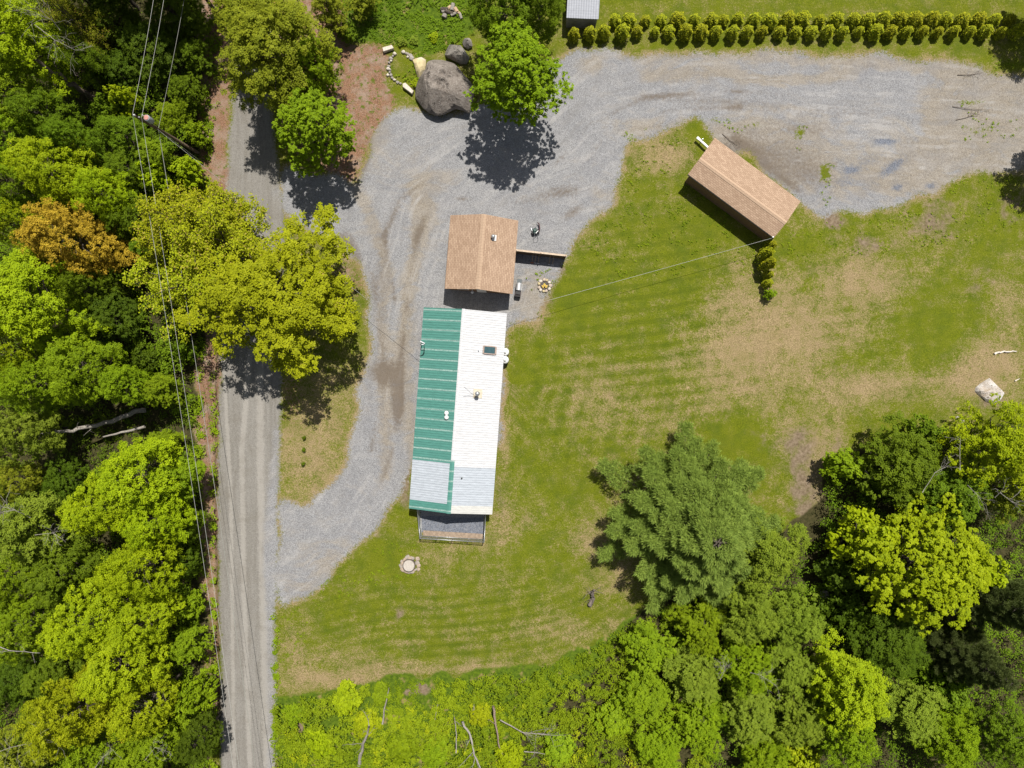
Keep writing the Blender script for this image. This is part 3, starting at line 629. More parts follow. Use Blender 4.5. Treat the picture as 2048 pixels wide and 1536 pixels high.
for a in [
 (545, 95, 128, 13, 'big', 'olive', 'large olive-green tree over the top of the road', 'roadside trees'),
 (625, 130, 58, 10, 'fine', 'green', 'green tree on the right flank of the large olive roadside tree', 'roadside trees'),
 (480, 30, 60, 10, 'fine', 'olive', 'olive tree over the verge at the top of the road', 'roadside trees'),
 (655, 15, 46, 6, 'fine', 'olive', 'low olive tree at the top edge left of the garden', 'roadside trees'),
 (720, -5, 40, 4, 'fine', 'olive', 'small olive tree at the top edge above the garden', 'roadside trees'),
 (630, 257, 92, 11, 'maple', 'green', 'round green tree between the road and the mulch bed', 'roadside trees'),
 (385, 470, 108, 11, 'sparse', 'gold', 'thin tan-leaved tree with see-through crown over the verge', 'roadside trees'),
 (390, 560, 112, 11, 'sparse', 'gold', 'thin brownish tree with twigs reaching under the power lines', 'roadside trees'),
 (455, 490, 110, 11.5, 'sparse', 'gold', 'thin yellow tree on the upper left of the big yellow tree', 'roadside trees'),
 (558, 598, 186, 14, 'feather', 'gold', 'big yellow-green tree spreading over the road and drive', 'roadside trees'),
 (1035, 148, 112, 12.5, 'maple', 'green', 'dense dark green maple beside the big boulder', 'trees by the boulder'),
 (1005, 15, 80, 12, 'broad', 'mid', 'green tree behind the dark maple at the top edge', 'trees by the boulder'),
 (1080, 20, 56, 10, 'broad', 'mid', 'green tree between the maple and the grey shed', 'trees by the boulder'),
]: tree(*a[:7], group=a[7], rz=2.2 if a[4] == 'feather' else None)
tree(2170, 275, 80, 8, 'broad', 'mid', 'tree just past the right edge, shading the drive end', group='trees past the right edge')
tree(2135, -10, 70, 8, 'broad', 'mid', 'tree just past the right edge, shading the hedge end', group='trees past the right edge')

RL = 'trees and tall shrubs of the lower right wood'
for a in [
 (1405, 1062, 188, 13, 'pine', 'pine', 'big feathery blue-green pine at the edge of the lawn'),
 (1525, 1100, 90, 9, 'fine', 'sage', 'soft sage-green tree on the right side of the big pine'),
 (1845, 1130, 150, 13, 'maple', 'lime', 'bright lime tree with starry leaf tufts in the lower right'),
 (1740, 1080, 70, 9, 'shrub', 'lime', 'lime tree branch crown on the left of the starry lime tree'),
 (1960, 1140, 62, 11, 'shrub', 'lime', 'lime treetop joining the right side of the starry lime tree'),
 (1800, 930, 92, 9, 'fine', 'mid', 'green thicket tree beside the curved white birch trunk'),
 (1900, 985, 80, 9, 'fine', 'mid', 'shaded green tree above the starry lime tree'),
 (1985, 900, 100, 12, 'fine', 'lime', 'yellow-green tree at the right edge below the pale rock'),
 (2030, 985, 66, 10, 'fine', 'olive', 'olive tree at the right edge with pale bare twigs'),
 (1690, 930, 44, 5, 'shrub', 'green', 'green shrub at the lawn edge left of the birch trunk'),
 (1860, 870, 44, 5, 'shrub', 'mid', 'dark green shrub at the top of the right thicket'),
 (2025, 1210, 84, 14, 'pine', 'darkpine', 'grey-green dark pine on the right edge'),
 (1960, 1330, 70, 11, 'pine', 'darkpine', 'shadowed dark pine below the starry lime tree'),
 (1780, 1280, 80, 7, 'broad', 'dark', 'dark shaded tree under the starry lime tree'),
 (1690, 1150, 60, 5, 'shrub', 'dark', 'dark shrub in shade between the pine and the lime tree'),
 (1700, 1230, 60, 5, 'shrub', 'dark', 'dark shrub in the shaded hollow right of the pine'),
 (1400, 1255, 62, 6, 'fine', 'green', 'green bushy tree just below the big pine'),
 (1500, 1225, 76, 8, 'fine', 'sage', 'sage-green bushy tree below the right side of the pine'),
 (1590, 1240, 66, 8, 'fine', 'sage', 'pale sage tree at the edge of the shaded hollow'),
 (1300, 1300, 60, 5, 'fine', 'green', 'rounded green bush at the corner of the lawn'),
 (1390, 1350, 70, 6, 'fine', 'sage', 'bushy tree with grey twigs in its middle'),
 (1290, 1390, 66, 5, 'fine', 'green', 'green bush in the brush below the lawn corner'),
 (1490, 1330, 70, 7, 'fine', 'green', 'green bushy tree in the centre of the brush'),
 (1580, 1340, 60, 6, 'fine', 'sage', 'sage bush left of the tall green crown'),
 (1700, 1380, 96, 10, 'fine', 'lime', 'tall bright green crown rising from the lower right brush'),
 (1690, 1480, 70, 9, 'fine', 'green', 'green tree below the tall bright green crown'),
 (1820, 1420, 74, 7, 'fine', 'sage', 'sage tree right of the tall bright green crown'),
 (1900, 1480, 76, 7, 'fine', 'green', 'green brush tree near the bottom right corner'),
 (2010, 1480, 70, 8, 'fine', 'mid', 'green tree in the bottom right corner'),
 (1900, 1380, 56, 6, 'shrub', 'mid', 'shaded shrub above the bottom right brush'),
 (1600, 1440, 66, 6, 'fine', 'sage', 'sage bush beside the dark gap in the brush'),
 (1500, 1430, 70, 6, 'fine', 'sage', 'sage bush between the twiggy bushes at the bottom'),
 (1400, 1450, 66, 5, 'fine', 'green', 'green bush in the lower middle brush'),
 (1320, 1490, 60, 4.5, 'fine', 'green', 'green bush at the bottom edge of the brush'),
 (1530, 1520, 66, 5, 'fine', 'green', 'green bush on the bottom edge below the sage bushes'),
 (1230, 1440, 50, 3.5, 'shrub', 'green', 'low bush right of the dead branchy trunk'),
 (1610, 1525, 50, 5, 'shrub', 'yellow', 'yellow-tinted bush on the bottom edge of the brush'),
]: tree(*a, group=RL)
BL = 'low shrubs of the brushy clearing'
for a in [
 (690, 1400, 36, 2.4, 'shrub', 'lime', 'yellow-green shrub left of the short dead stick'),
 (730, 1450, 34, 2.2, 'shrub', 'yellow', 'golden shrub above the grey broken trunk'),
 (640, 1490, 36, 2.4, 'shrub', 'lime', 'lime shrub beside the road at the clearing bottom'),
 (590, 1430, 30, 2.0, 'shrub', 'green', 'green shrub between the road and the brown mulch streak'),
 (800, 1500, 40, 2.6, 'shrub', 'green', 'green shrub right of the grey broken trunk'),
 (870, 1510, 38, 2.4, 'shrub', 'green', 'green shrub left of the white branching deadwood'),
 (1020, 1520, 36, 2.4, 'shrub', 'lime', 'lime shrub right of the white branching deadwood'),
 (1120, 1500, 40, 2.6, 'shrub', 'brush', 'bright shrub under the grey dead branches'),
 (960, 1430, 32, 2.0, 'shrub', 'yellow', 'yellow-leaved shrub between the dead trunks'),
 (760, 1390, 24, 1.8, 'shrub', 'green', 'small green shrub by the dry grass opening'),
]: tree(*a, cat='shrub', group=BL)
tree(695, 62, 24, 2.2, 'shrub', 'mid', 'single dark green shrub in the garden left of the woodpile', cat='shrub')

# ---- hedge rows
XB = [72, 140, 220, 295, 375, 455, 537, 597, 665, 742, 822, 905, 978, 1060, 1140, 1222, 1290, 1362, 1440, 1515, 1597, 1665, 1748, 1825, 1900, 1978]
XF = [20, 108, 180, 265, 332, 413, 488, 560, 640, 710, 782, 868, 945, 1020, 1097, 1170, 1250, 1328, 1400, 1478, 1555, 1630, 1705, 1783, 1857, 1935, 2010]
ORD = ['first', 'second', 'third', 'fourth', 'fifth', 'sixth', 'seventh', 'eighth', 'ninth', 'tenth', 'eleventh', 'twelfth', 'thirteenth', 'fourteenth', 'fifteenth', 'sixteenth', 'seventeenth', 'eighteenth', 'nineteenth', 'twentieth',
       'twenty-first', 'twenty-second', 'twenty-third', 'twenty-fourth', 'twenty-fifth', 'twenty-sixth', 'twenty-seventh']
hr = random.Random(3)
for row, XX, y0, r0 in (('back', XB, 41, 14.6), ('front', XF, 65.5, 13.2)):
    for i, x in enumerate(XX):
        big = hr.uniform(.8, 1.22)
        tree(1200 + x / 2.415, y0 + hr.uniform(-1.5, 1.5), r0 * big, 1.55 * big * hr.uniform(.9, 1.1), 'hedge', 'hedge', 'yellow-green arborvitae, %s from the grey shed in the %s hedge row' % (ORD[i], row), cat='shrub', group='arborvitae hedge shrubs', mid=.4)
tree(1148, 70, 13, 1.7, 'hedge', 'hedge', 'shaded arborvitae under the left end of the grey shed wall', cat='shrub', group='arborvitae hedge shrubs', mid=.4)
tree(1180, 68, 14, 1.8, 'hedge', 'hedge', 'shaded arborvitae under the right end of the grey shed wall', cat='shrub', group='arborvitae hedge shrubs', mid=.4)
for i, (x, y, r, h, lb) in enumerate([(1541, 492, 11, 2.2, 'narrow conifer closest to the brown roof corner'), (1532, 508, 14, 3.0, 'tall conifer, second below the brown roof corner'), (1535, 528, 15, 3.2, 'largest conifer in the short row below the brown roof'),
    (1537, 550, 10, 1.8, 'small conifer between the largest one and the row end'), (1535, 567, 11, 1.8, 'conifer second from the lawn end of the short row'), (1539, 588, 14, 1.7, 'rounded bright green bush at the lawn end of the row')]):
    tree(x, y, r, h, 'hedge' if i < 5 else 'shrub', 'hedge' if i < 5 else 'green', lb, cat='shrub', group='conifers below the brown carport', name='conifer_shrub', mid=.45)
for (x, y, lb) in [(608, 876, 'small round green sapling nearest the yellow tree shadow'), (607, 900, 'small round green sapling, middle one in the island line'), (606, 928, 'small round green sapling nearest the drive mouth')]:
    tree(x, y, 5, .6, 'shrub', 'mid', lb, cat='shrub', group='saplings on the road island', mid=.5, trunk=False)
for (x, y, lb) in [(803, 82, 'pale hosta left of its neighbour above the stone ring'), (828, 80, 'larger pale hosta above the standing pale stone'), (832, 167, 'green plant tucked against the left side of the boulder'), (868, 74, 'bright yellow-green plant above the small boulder')]:
    tree(x, y, 12, .6, 'shrub', 'sage' if 'hosta' in lb else 'lime', lb, cat='plant', group='garden plants', name='garden_plant', mid=.5, trunk=False)

# ---- uncountable undergrowth: leaves scattered over patches of ground
def scatter(name, polys, dens, hr_, rad, leaf, mat, label, cat, seed, nl=26, hole=None, holes=()):
    rng = np.random.default_rng(seed); Ps = []; Ns = []; Ts = []
    for poly in polys:
        a = np.array(poly, float); x0, y0 = a.min(0); x1, y1 = a.max(0)
        n = int((x1 - x0) * (y1 - y0) / 400 * dens)
        x = rng.uniform(x0, x1, n); y = rng.uniform(y0, y1, n)
        m = inside(poly, x, y)
        for h in holes: m &= ~inside(h, x, y)
        if hole: m &= vnoise(x, y, hole[0], seed) > hole[1]
        x = x[m]; y = y[m]
        big = vnoise(x, y, 46, seed + 1); tn = vnoise(x, y, 60, seed + 2)
        for X, Y, b, q in zip(x, y, big, tn):
            h = hr_[0] + (hr_[1] - hr_[0]) * b * rng.uniform(.7, 1.2); r = rng.uniform(*rad); w = W(X, Y, 0)
            k = int(nl * rng.uniform(.7, 1.3)); D = unit(rng, k, .7)
            Ps.append(np.array([w.x, w.y, max(.02, h - r * .6)]) + D * np.array([r, r, r * .6]) * rng.uniform(.5, 1.05, (k, 1)))
            Ns.append(D * .5 + rng.normal(size=(k, 3)) * .4 + np.array([0, .1, .8])); Ts.append(np.clip(q * .5 + rng.random() * .25 + rng.random(k) * .3, 0, 1))
    P = np.concatenate(Ps); P[:, 2] = np.maximum(P[:, 2], .03)
    V, F = leaves(P, np.concatenate(Ns), leaf * rng.uniform(.6, 1.3, (len(P), 1)), rng)
    o = link(name, np_mesh(name, V, F, np.concatenate(Ts)), mat)
    return tag(o, label, cat, kind='stuff')
scatter('undergrowth', [[(-120, -120), (392, -120), (398, 400), (392, 900), (398, 1150), (410, 1400), (425, 1640), (-120, 1640)]], 3.6, (.4, 3.8), (.4, .8), .17, L['mid'], 'dark leafy undergrowth on the floor of the forest west of the road', 'undergrowth', 101, 34, holes=[[(150, -120), (400, -120), (380, 130), (300, 200), (200, 230), (70, 130)], [(20, 840), (280, 800), (392, 830), (392, 900), (270, 905), (130, 985), (20, 940)]])
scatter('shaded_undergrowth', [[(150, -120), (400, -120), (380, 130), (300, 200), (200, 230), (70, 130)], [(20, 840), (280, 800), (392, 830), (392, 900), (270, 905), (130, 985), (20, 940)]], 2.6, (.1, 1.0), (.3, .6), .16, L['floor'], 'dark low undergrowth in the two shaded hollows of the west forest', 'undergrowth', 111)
scatter('verge_greenery', [[(380, 120), (440, 0), (445, 150), (418, 330), (412, 640), (408, 900), (412, 1150), (424, 1400), (434, 1560), (395, 1560), (385, 1200), (370, 900), (372, 500)], [(425, 700), (438, 700), (432, 1000), (432, 1300), (438, 1560), (430, 1560), (424, 1200), (422, 950)], [(546, 1232), (560, 1232), (557, 1390), (552, 1640), (545, 1640), (549, 1400)]], 8.0, (.1, .8), (.2, .45), .15, L['green'], 'low green weeds along the forest edge of the verge', 'weeds', 102, 20, (14, .40))
scatter('brush', [[(556, 1402), (620, 1390), (700, 1372), (800, 1362), (900, 1356), (1000, 1346), (1100, 1328), (1180, 1300), (1240, 1262), (1330, 1210), (1420, 1230), (1420, 1640), (556, 1640)]], 8.0, (.15, 1.9), (.2, .55), .14, L['brush'], 'bright green leafy brush covering the clearing below the lawn', 'brush', 103, 32, (22, .22),
        holes=[[(835, 1362), (868, 1365), (866, 1400), (838, 1405)], [(598, 1412), (612, 1418), (618, 1450), (602, 1475)]])
scatter('tall_weeds', [[(556, 1440), (640, 1400), (820, 1400), (1000, 1400), (1250, 1380), (1300, 1640), (556, 1640)]], 1.3, (.5, 2.0), (.25, .5), .14, L['yellow'], 'yellow-tipped taller weeds standing in the brushy clearing', 'weeds', 113, 34, (55, .52))
scatter('thicket_undergrowth', [[(1290, 1215), (1420, 1180), (1630, 1080), (1640, 940), (1700, 915), (1850, 880), (1960, 850), (2170, 850), (2170, 1640), (1400, 1640), (1400, 1300)]], 3.6, (.3, 2.6), (.35, .7), .15, L['mid'], 'leafy undergrowth beneath the trees of the lower right wood', 'undergrowth', 104, 26, (30, .25))
scatter('garden_groundcover', [[(600, -120), (960, -120), (960, 50), (940, 85), (890, 100), (855, 105), (835, 120), (820, 100), (780, 85), (700, 80), (670, 40)]], 12.0, (.05, .45), (.12, .3), .13, L['mid'], 'low green ground cover in the garden around the woodpile', 'ground cover', 105, 16, (24, .33))
scatter('bed_groundcover', [[(782, 108), (828, 104), (838, 160), (826, 172), (800, 168), (780, 140)], [(908, 122), (935, 128), (950, 175), (935, 165)]], 7.0, (.03, .3), (.1, .22), .11, L['green'], 'small green plants inside the stone-edged bed beside the boulder', 'plants', 106, 12, (16, .4))
scatter('grass_tufts', [[(1258, 290), (1400, 246), (1425, 265), (1375, 350), (1520, 480), (1560, 470), (1640, 446), (1860, 390), (1930, 352), (2100, 350), (2100, 470), (1640, 520), (1500, 560), (1180, 560), (1130, 500), (1220, 420)], [(560, 1230), (700, 1130), (790, 1060), (830, 1090), (830, 1150), (620, 1230), (600, 1330), (556, 1340)]],
        4.0, (.02, .10), (.08, .2), .10, L['brush'], 'tufts of longer grass and weeds along the gravel edges', 'grass', 107, 10, (18, .52))
scatter('gravel_weeds', [[(1400, 232), (1530, 250), (1560, 280), (1440, 262)], [(1636, 330), (1670, 320), (1660, 420), (1640, 440)], [(1585, 250), (1615, 255), (1600, 300), (1585, 290)], [(1960, 128), (2048, 110), (2060, 160), (2010, 160)], [(1920, 200), (2040, 240), (2040, 290), (1920, 280)], [(1048, 555), (1130, 520), (1110, 640), (1040, 640)], [(1240, 260), (1300, 256), (1260, 300)]],
        5.0, (.02, .14), (.07, .18), .09, L['green'], 'scattered small weeds growing up through the gravel', 'weeds', 108, 9, (15, .55))

# ------------------------------------------------------------------ building materials
def metal_roof(name, base, worn, worn_amt, seam=.95, rough=.45, metal=0.0, rib=.35):
    t = NT(name); o = t.obj(); s = t.n('ShaderNodeSeparateXYZ'); t.put(s.inputs[0], o); y = s.outputs[1]
    fr = t.math('FRACT', t.math('DIVIDE', y, seam)); band = t.step(t.math('ABSOLUTE', t.addm(fr, -.5)), .34, .5)
    nz = t.noise(t.scale(o, (1.2, 5, 1)), 1.6, 5, .65); sp = t.noise(t.scale(o, (8, 3, 1)), 2.2, 4, .7)
    line = t.step(t.math('ABSOLUTE', t.addm(fr, -.5)), .472, .495)
    w = t.addm(t.mul(t.mul(band, t.step(sp, .30, .58)), t.lerp(nz, .3, .7, .3, 1)), t.mul(line, t.lerp(sp, .35, .6, .1, .9)))
    w = t.mul(w, worn_amt)
    c = t.mix(t.lerp(nz, .3, .7, 0, 1), tuple(q * .82 for q in base), tuple(min(1, q * 1.12) for q in base))
    c = t.mix(t.math('MINIMUM', w, 1.0), c, worn)
    fr2 = t.math('FRACT', t.math('DIVIDE', y, .23)); rl = t.mul(t.step(t.math('ABSOLUTE', t.addm(fr2, -.5)), .36, .47), t.lerp(sp, .3, .6, .5, 1)); c = t.mix(t.mul(rl, rib), c, tuple(q * .45 for q in base))  # dark rib lines: panel-lap shadow and dirt mixed into the colour
    t.color(c); t.set(Roughness=rough, Metallic=metal, Specular_IOR_Level=.35); t.bump(nz, .08, .02)
    return t.m
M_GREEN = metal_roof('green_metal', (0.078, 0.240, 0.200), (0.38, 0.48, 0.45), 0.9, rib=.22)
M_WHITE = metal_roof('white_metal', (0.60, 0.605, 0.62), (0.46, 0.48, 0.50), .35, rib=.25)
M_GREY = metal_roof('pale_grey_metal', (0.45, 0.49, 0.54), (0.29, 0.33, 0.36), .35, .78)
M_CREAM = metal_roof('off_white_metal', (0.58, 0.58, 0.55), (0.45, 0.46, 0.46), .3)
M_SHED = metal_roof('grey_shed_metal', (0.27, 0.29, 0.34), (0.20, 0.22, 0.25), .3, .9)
def shingle(name, a, b, mort):
    t = NT(name); o = t.obj(); sp = t.n('ShaderNodeSeparateXYZ'); t.put(sp.inputs[0], o); cb = t.n('ShaderNodeCombineXYZ')
    t.put(cb.inputs[0], sp.outputs[1]); t.put(cb.inputs[1], sp.outputs[0])
    br = t.n('ShaderNodeTexBrick'); t.put(br.inputs['Vector'], cb.outputs[0]); br.inputs['Scale'].default_value = 1.0
    t.put(br.inputs['Color1'], a); t.put(br.inputs['Color2'], b); t.put(br.inputs['Mortar'], mort)
    br.inputs['Mortar Size'].default_value = .012; br.inputs['Brick Width'].default_value = .34; br.inputs['Row Height'].default_value = .16; br.inputs['Bias'].default_value = 0
    c = t.mix(t.mul(t.lerp(t.noise(o, .8, 5), .35, .65, 0, 1), .25), br.outputs[0], tuple(q * .8 for q in a))
    c = t.mix(.12, c, t.mix(t.lerp(t.noise(o, 18, 2), .3, .7, 0, 1), (.3, .3, .3), (.7, .7, .7)), 'OVERLAY')
    t.color(c); t.set(Roughness=.95, Specular_IOR_Level=.1); t.bump(br.outputs[1], -.4, .02)
    return t.m
M_SHIN = shingle('brown_shingle', (0.375, 0.258, 0.178), (0.500, 0.358, 0.255), (0.21, 0.135, 0.092))
M_CAP = plain('ridge_shingle', (0.47, 0.335, 0.235), .95, 0, .12, 9)
def boards(name, a, b, pitch=.2):
    t = NT(name); o = t.obj(); s = t.n('ShaderNodeSeparateXYZ'); t.put(s.inputs[0], o)
    g = t.step(t.math('ABSOLUTE', t.addm(t.math('FRACT', t.math('DIVIDE', s.outputs[2], pitch)), -.5)), .42, .48)
    nz = t.noise(t.scale(o, (1, 1, 6)), 2.5, 5)
    t.color(t.mix(t.mul(g, .7), t.mix(t.lerp(nz, .3, .7, 0, 1), a, b), tuple(q * .3 for q in a))); t.set(Roughness=.85); t.bump(nz, .2, .02)
    return t.m
M_SIDING = boards('vinyl_siding', (0.55, 0.53, 0.49), (0.68, 0.66, 0.62))
M_BROWNWALL = boards('brown_wood_wall', (0.16, 0.095, 0.055), (0.26, 0.165, 0.10))
M_GREYWALL = boards('weathered_grey_wood', (0.20, 0.19, 0.17), (0.36, 0.35, 0.32), .16)
M_TRIM = plain('white_trim', (0.72, 0.72, 0.71), .5, 0, .05)
M_GLASS = plain('dark_window_glass', (0.035, 0.055, 0.065), .08, 0, .1)
M_STEEL = plain('galvanized_steel', (0.52, 0.54, 0.56), .4, .7, .12)
M_BLACK = plain('black_painted_metal', (0.018, 0.018, 0.020), .5, 0, .2)
M_DARKGREY = plain('dark_grey_plastic', (0.10, 0.115, 0.12), .55, 0, .15)
M_WHITEP = plain('white_paint', (0.80, 0.80, 0.79), .35, 0, .04)
M_CONC = plain('concrete', (0.47, 0.43, 0.38), .9, 0, .15, 5, (0.36, 0.33, 0.28))
M_STONE = plain('tan_fieldstone', (0.46, 0.38, 0.31), .9, 0, .3, 4, (0.30, 0.25, 0.22))
M_PALE = plain('pale_stone', (0.60, 0.54, 0.46), .9, 0, .2, 5, (0.42, 0.37, 0.30))
M_YSTONE = plain('cream_stone', (0.55, 0.46, 0.27), .9, 0, .25, 3, (0.62, 0.57, 0.48))
M_WOOD = plain('bare_wood', (0.48, 0.34, 0.22), .8, 0, .25, 8)
M_FENCE = boards('stained_fence', (0.10, 0.065, 0.042), (0.18, 0.12, 0.08), .18)
M_TOP = plain('weathered_fence_cap', (0.56, 0.45, 0.34), .85, 0, .2, 5)

def corrugated(x0, z0, x1, z1, y0, y1, pitch=.23, rib=.022):
    """ribbed sheet from ridge (x0,z0) to eave (x1,z1), ribs running down the slope; closed underside"""
    b = MB(); ys = []
    y = y0
    while y < y1 - 1e-6:
        for q, dz in ((0, 0), (.62, 0), (.72, rib), (.90, rib)):
            if y + q * pitch < y1: ys.append((y + q * pitch, dz))
        y += pitch
    ys.append((y1, 0)); vs = []; fs = []
    for yy, dz in ys: vs += [(x0, yy, z0 + dz), (x1, yy, z1 + dz), (x0, yy, z0 - .03), (x1, yy, z1 - .03)]
    up = x1 > x0
    for i in range(len(ys) - 1):
        a = i * 4; c = a + 4
        q = [(a, a + 1, c + 1, c), (a + 2, c + 2, c + 3, a + 3), (a + 1, a + 3, c + 3, c + 1), (a, c, c + 2, a + 2)]
        fs += q if up else [tuple(reversed(k)) for k in q]
    e = (len(ys) - 1) * 4
    fs += [(0, 2, 3, 1), (e, e + 1, e + 3, e + 2)]
    return b.add(vs, fs)
def slope(x0, z0, x1, z1, y0, y1, th=.05):
    b = MB(); vs = [(x0, y0, z0), (x1, y0, z1), (x1, y1, z1), (x0, y1, z0), (x0, y0, z0 - th), (x1, y0, z1 - th), (x1, y1, z1 - th), (x0, y1, z0 - th)]
    return b.add(vs, [(0, 1, 2, 3), (7, 6, 5, 4), (0, 4, 5, 1), (1, 5, 6, 2), (2, 6, 7, 3), (3, 7, 4, 0)])
def gable_walls(xw, xe, y0, y1, zw, ze, xr, zr, th=.12):
    b = MB()
    b.box(((xw + th / 2), (y0 + y1) / 2, zw / 2), (th, y1 - y0 - 2 * th, zw)); b.box((xe - th / 2, (y0 + y1) / 2, ze / 2), (th, y1 - y0 - 2 * th, ze))
    for ya, yb in ((y0, y0 + th), (y1 - th, y1)):
        p = [(xw, 0), (xe, 0), (xe, ze), (xr, zr), (xw, zw)]; n = 5
        vs = [(x, ya, z) for x, z in p] + [(x, yb, z) for x, z in p]
        b.add(vs, [tuple(range(n)), tuple(reversed(range(n, 2 * n)))] + [(i, i + n, (i + 1) % n + n, (i + 1) % n) for i in range(n)])
    return b
def window(parent, x, y, z, w, h, face):
    """framed window on a wall; face is 'x' or 'y', sign in w"""
    s = 1 if w > 0 else -1; w = abs(w); fr = MB(); pn = MB()
    if face == 'x':
        for dy in (-w / 2, w / 2): fr.box((x + s * .03, y + dy, z), (.06, .07, h + .07))
        for dz in (-h / 2, h / 2): fr.box((x + s * .035, y, z + dz), (.06, w - .07, .07))
        pn.box((x + s * .015, y, z), (.02, w - .06, h - .06))
    else:
        for dx in (-w / 2, w / 2): fr.box((x + dx, y + s * .03, z), (.07, .06, h + .07))
        for dz in (-h / 2, h / 2): fr.box((x, y + s * .035, z + dz), (w - .07, .06, .07))
        pn.box((x, y + s * .015, z), (w - .06, .02, h - .06))
    f = fr.build('window', M_TRIM, parent); pn.build('pane', M_GLASS, f)
def door(parent, x, y, w, h, face, s, mat):
    b = MB(); k = MB()
    if face == 'x': b.box((x + s * .025, y, h / 2 + .1), (.05, w, h)); k.lathe((x + s * .08, y + w * .38, 1.05), [(.035, -.03), (.04, 0), (.035, .03)], 8)
    else: b.box((x, y + s * .025, h / 2 + .1), (w, .05, h)); k.lathe((x + w * .38, y + s * .08, 1.05), [(.035, -.03), (.04, 0), (.035, .03)], 8)
    d = b.build('door', mat, parent); k.build('handle', M_STEEL, d)

# ------------------------------------------------------------------ the long house
rn = W(927, 618, 3.6); rs = W(897, 1027, 3.6); hc = (rn + rs) / 2; th = -math.atan2(rn.x - rs.x, rn.y - rs.y); HL = (rn - rs).length / 2
house = empty('mobile_home', (hc.x, hc.y, 0), th, 'long single-storey house with half green, half white ribbed metal roof', 'house')
XW, XE, ZE, ZR = -3.93, 4.12, 2.5, 3.6
def hp(px, py, h):
    """house-local coordinates of a photo point at height h"""
    v = W(px, py, h) - Vector((hc.x, hc.y, 0)); c, s_ = math.cos(-th), math.sin(-th)
    return Vector((v.x * c - v.y * s_, v.x * s_ + v.y * c, h))
def zroof(x): return ZR + (ZE - ZR) * (x / XE if x > 0 else x / XW)
gable_walls(XW + .32, XE - .32, -HL + .3, HL - .3, 2.5, 2.5, 0.05, 3.5).build('wall', M_SIDING, house)
slope(0, ZR - .05, XW + .06, ZE - .05 + .016, -HL + .05, HL - .05).build('roof_deck', M_WOOD, house)
slope(0, ZR - .05, XE - .06, ZE - .05 + .016, -HL + .05, HL - .05).build('roof_deck', M_WOOD, house)
ya = HL - .756 * 2 * HL; yb = HL - .955 * 2 * HL
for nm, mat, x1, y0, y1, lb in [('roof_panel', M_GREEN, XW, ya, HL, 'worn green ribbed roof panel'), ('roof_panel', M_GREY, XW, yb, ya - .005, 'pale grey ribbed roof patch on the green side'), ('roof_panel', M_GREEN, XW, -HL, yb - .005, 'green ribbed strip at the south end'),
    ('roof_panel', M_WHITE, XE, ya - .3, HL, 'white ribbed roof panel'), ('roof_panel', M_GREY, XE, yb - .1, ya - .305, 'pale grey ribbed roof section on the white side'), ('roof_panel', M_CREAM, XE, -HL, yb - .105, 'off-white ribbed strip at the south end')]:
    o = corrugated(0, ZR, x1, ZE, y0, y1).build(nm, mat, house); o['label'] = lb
for mat, y0, y1, w, lb in [(M_WHITE, ya + .3, HL + .02, .14, 'white ridge cap'), (M_GREEN, -HL - .02, ya + .29, .22, 'wide green ridge cap')]:
    b = MB(); zc = ZR + .05
    vs = []
    for y in (y0, y1): vs += [(-w, y, zc - w * .28), (0, y, zc), (w, y, zc - w * .27), (-w, y, zc - w * .28 - .03), (w, y, zc - w * .27 - .03)]
    b.add(vs, [(0, 1, 6, 5), (1, 2, 7, 6), (0, 5, 8, 3), (2, 4, 9, 7), (0, 3, 4, 2, 1), (5, 6, 7, 9, 8), (3, 8, 9, 4)])
    o = b.build('ridge_cap', mat, house); o['label'] = lb
for s_, x in ((-1, XW), (1, XE)):
    MB().box((x - s_ * .05, 0, ZE - .15), (.04, 2 * HL - .1, .16)).build('fascia', M_TRIM, house)
for y in (-6.5, -2.5, 1.2, 6.6): window(house, XE - .32, y, 1.45, 1.1, .95, 'x')
for y in (-6.6, 0.5, 4.2): window(house, XW + .32, y, 1.45, -1.1, .95, 'x')
door(house, XW + .32, 7.2, .92, 2.0, 'x', -1, M_TRIM); door(house, XE - .32, -4.6, .92, 2.0, 'x', 1, M_TRIM); door(house, -1.2, -HL + .3, .92, 2.0, 'y', -1, M_TRIM)
# skylight
p = hp(979, 700, 3.2); z = zroof(p.x); tilt = math.atan((ZR - ZE) / XE)
f = MB()
for dx, dy, sx, sy in ((-.58, 0, .12, .76), (.58, 0, .16, .76), (0, .36, 1.04, .1), (0, -.36, 1.04, .1)): f.box((p.x + dx, p.y + dy, z + .08 - dx * math.tan(tilt)), (sx, sy, .16), ry=tilt)
sk = f.build('skylight', plain('brown_skylight_frame', (0.36, 0.28, 0.24), .6), house); MB().box((p.x, p.y, z + .10), (1.02, .62, .05), ry=tilt).build('pane', plain('skylight_glass', (0.05, 0.10, 0.115), .12), sk)
p = hp(957.5, 700, 3.4); MB().lathe((p.x, p.y, zroof(p.x) - .05), [(.10, 0), (.10, .06), (.045, .07), (.045, .36), (.0, .36)], 10).build('vent_pipe', M_STEEL, house)
p = hp(923, 957, 3.5); MB().lathe((p.x, p.y, zroof(p.x) - .05), [(.09, 0), (.09, .06), (.04, .07), (.04, .30), (.0, .30)], 10).build('vent_pipe', M_BLACK, house)
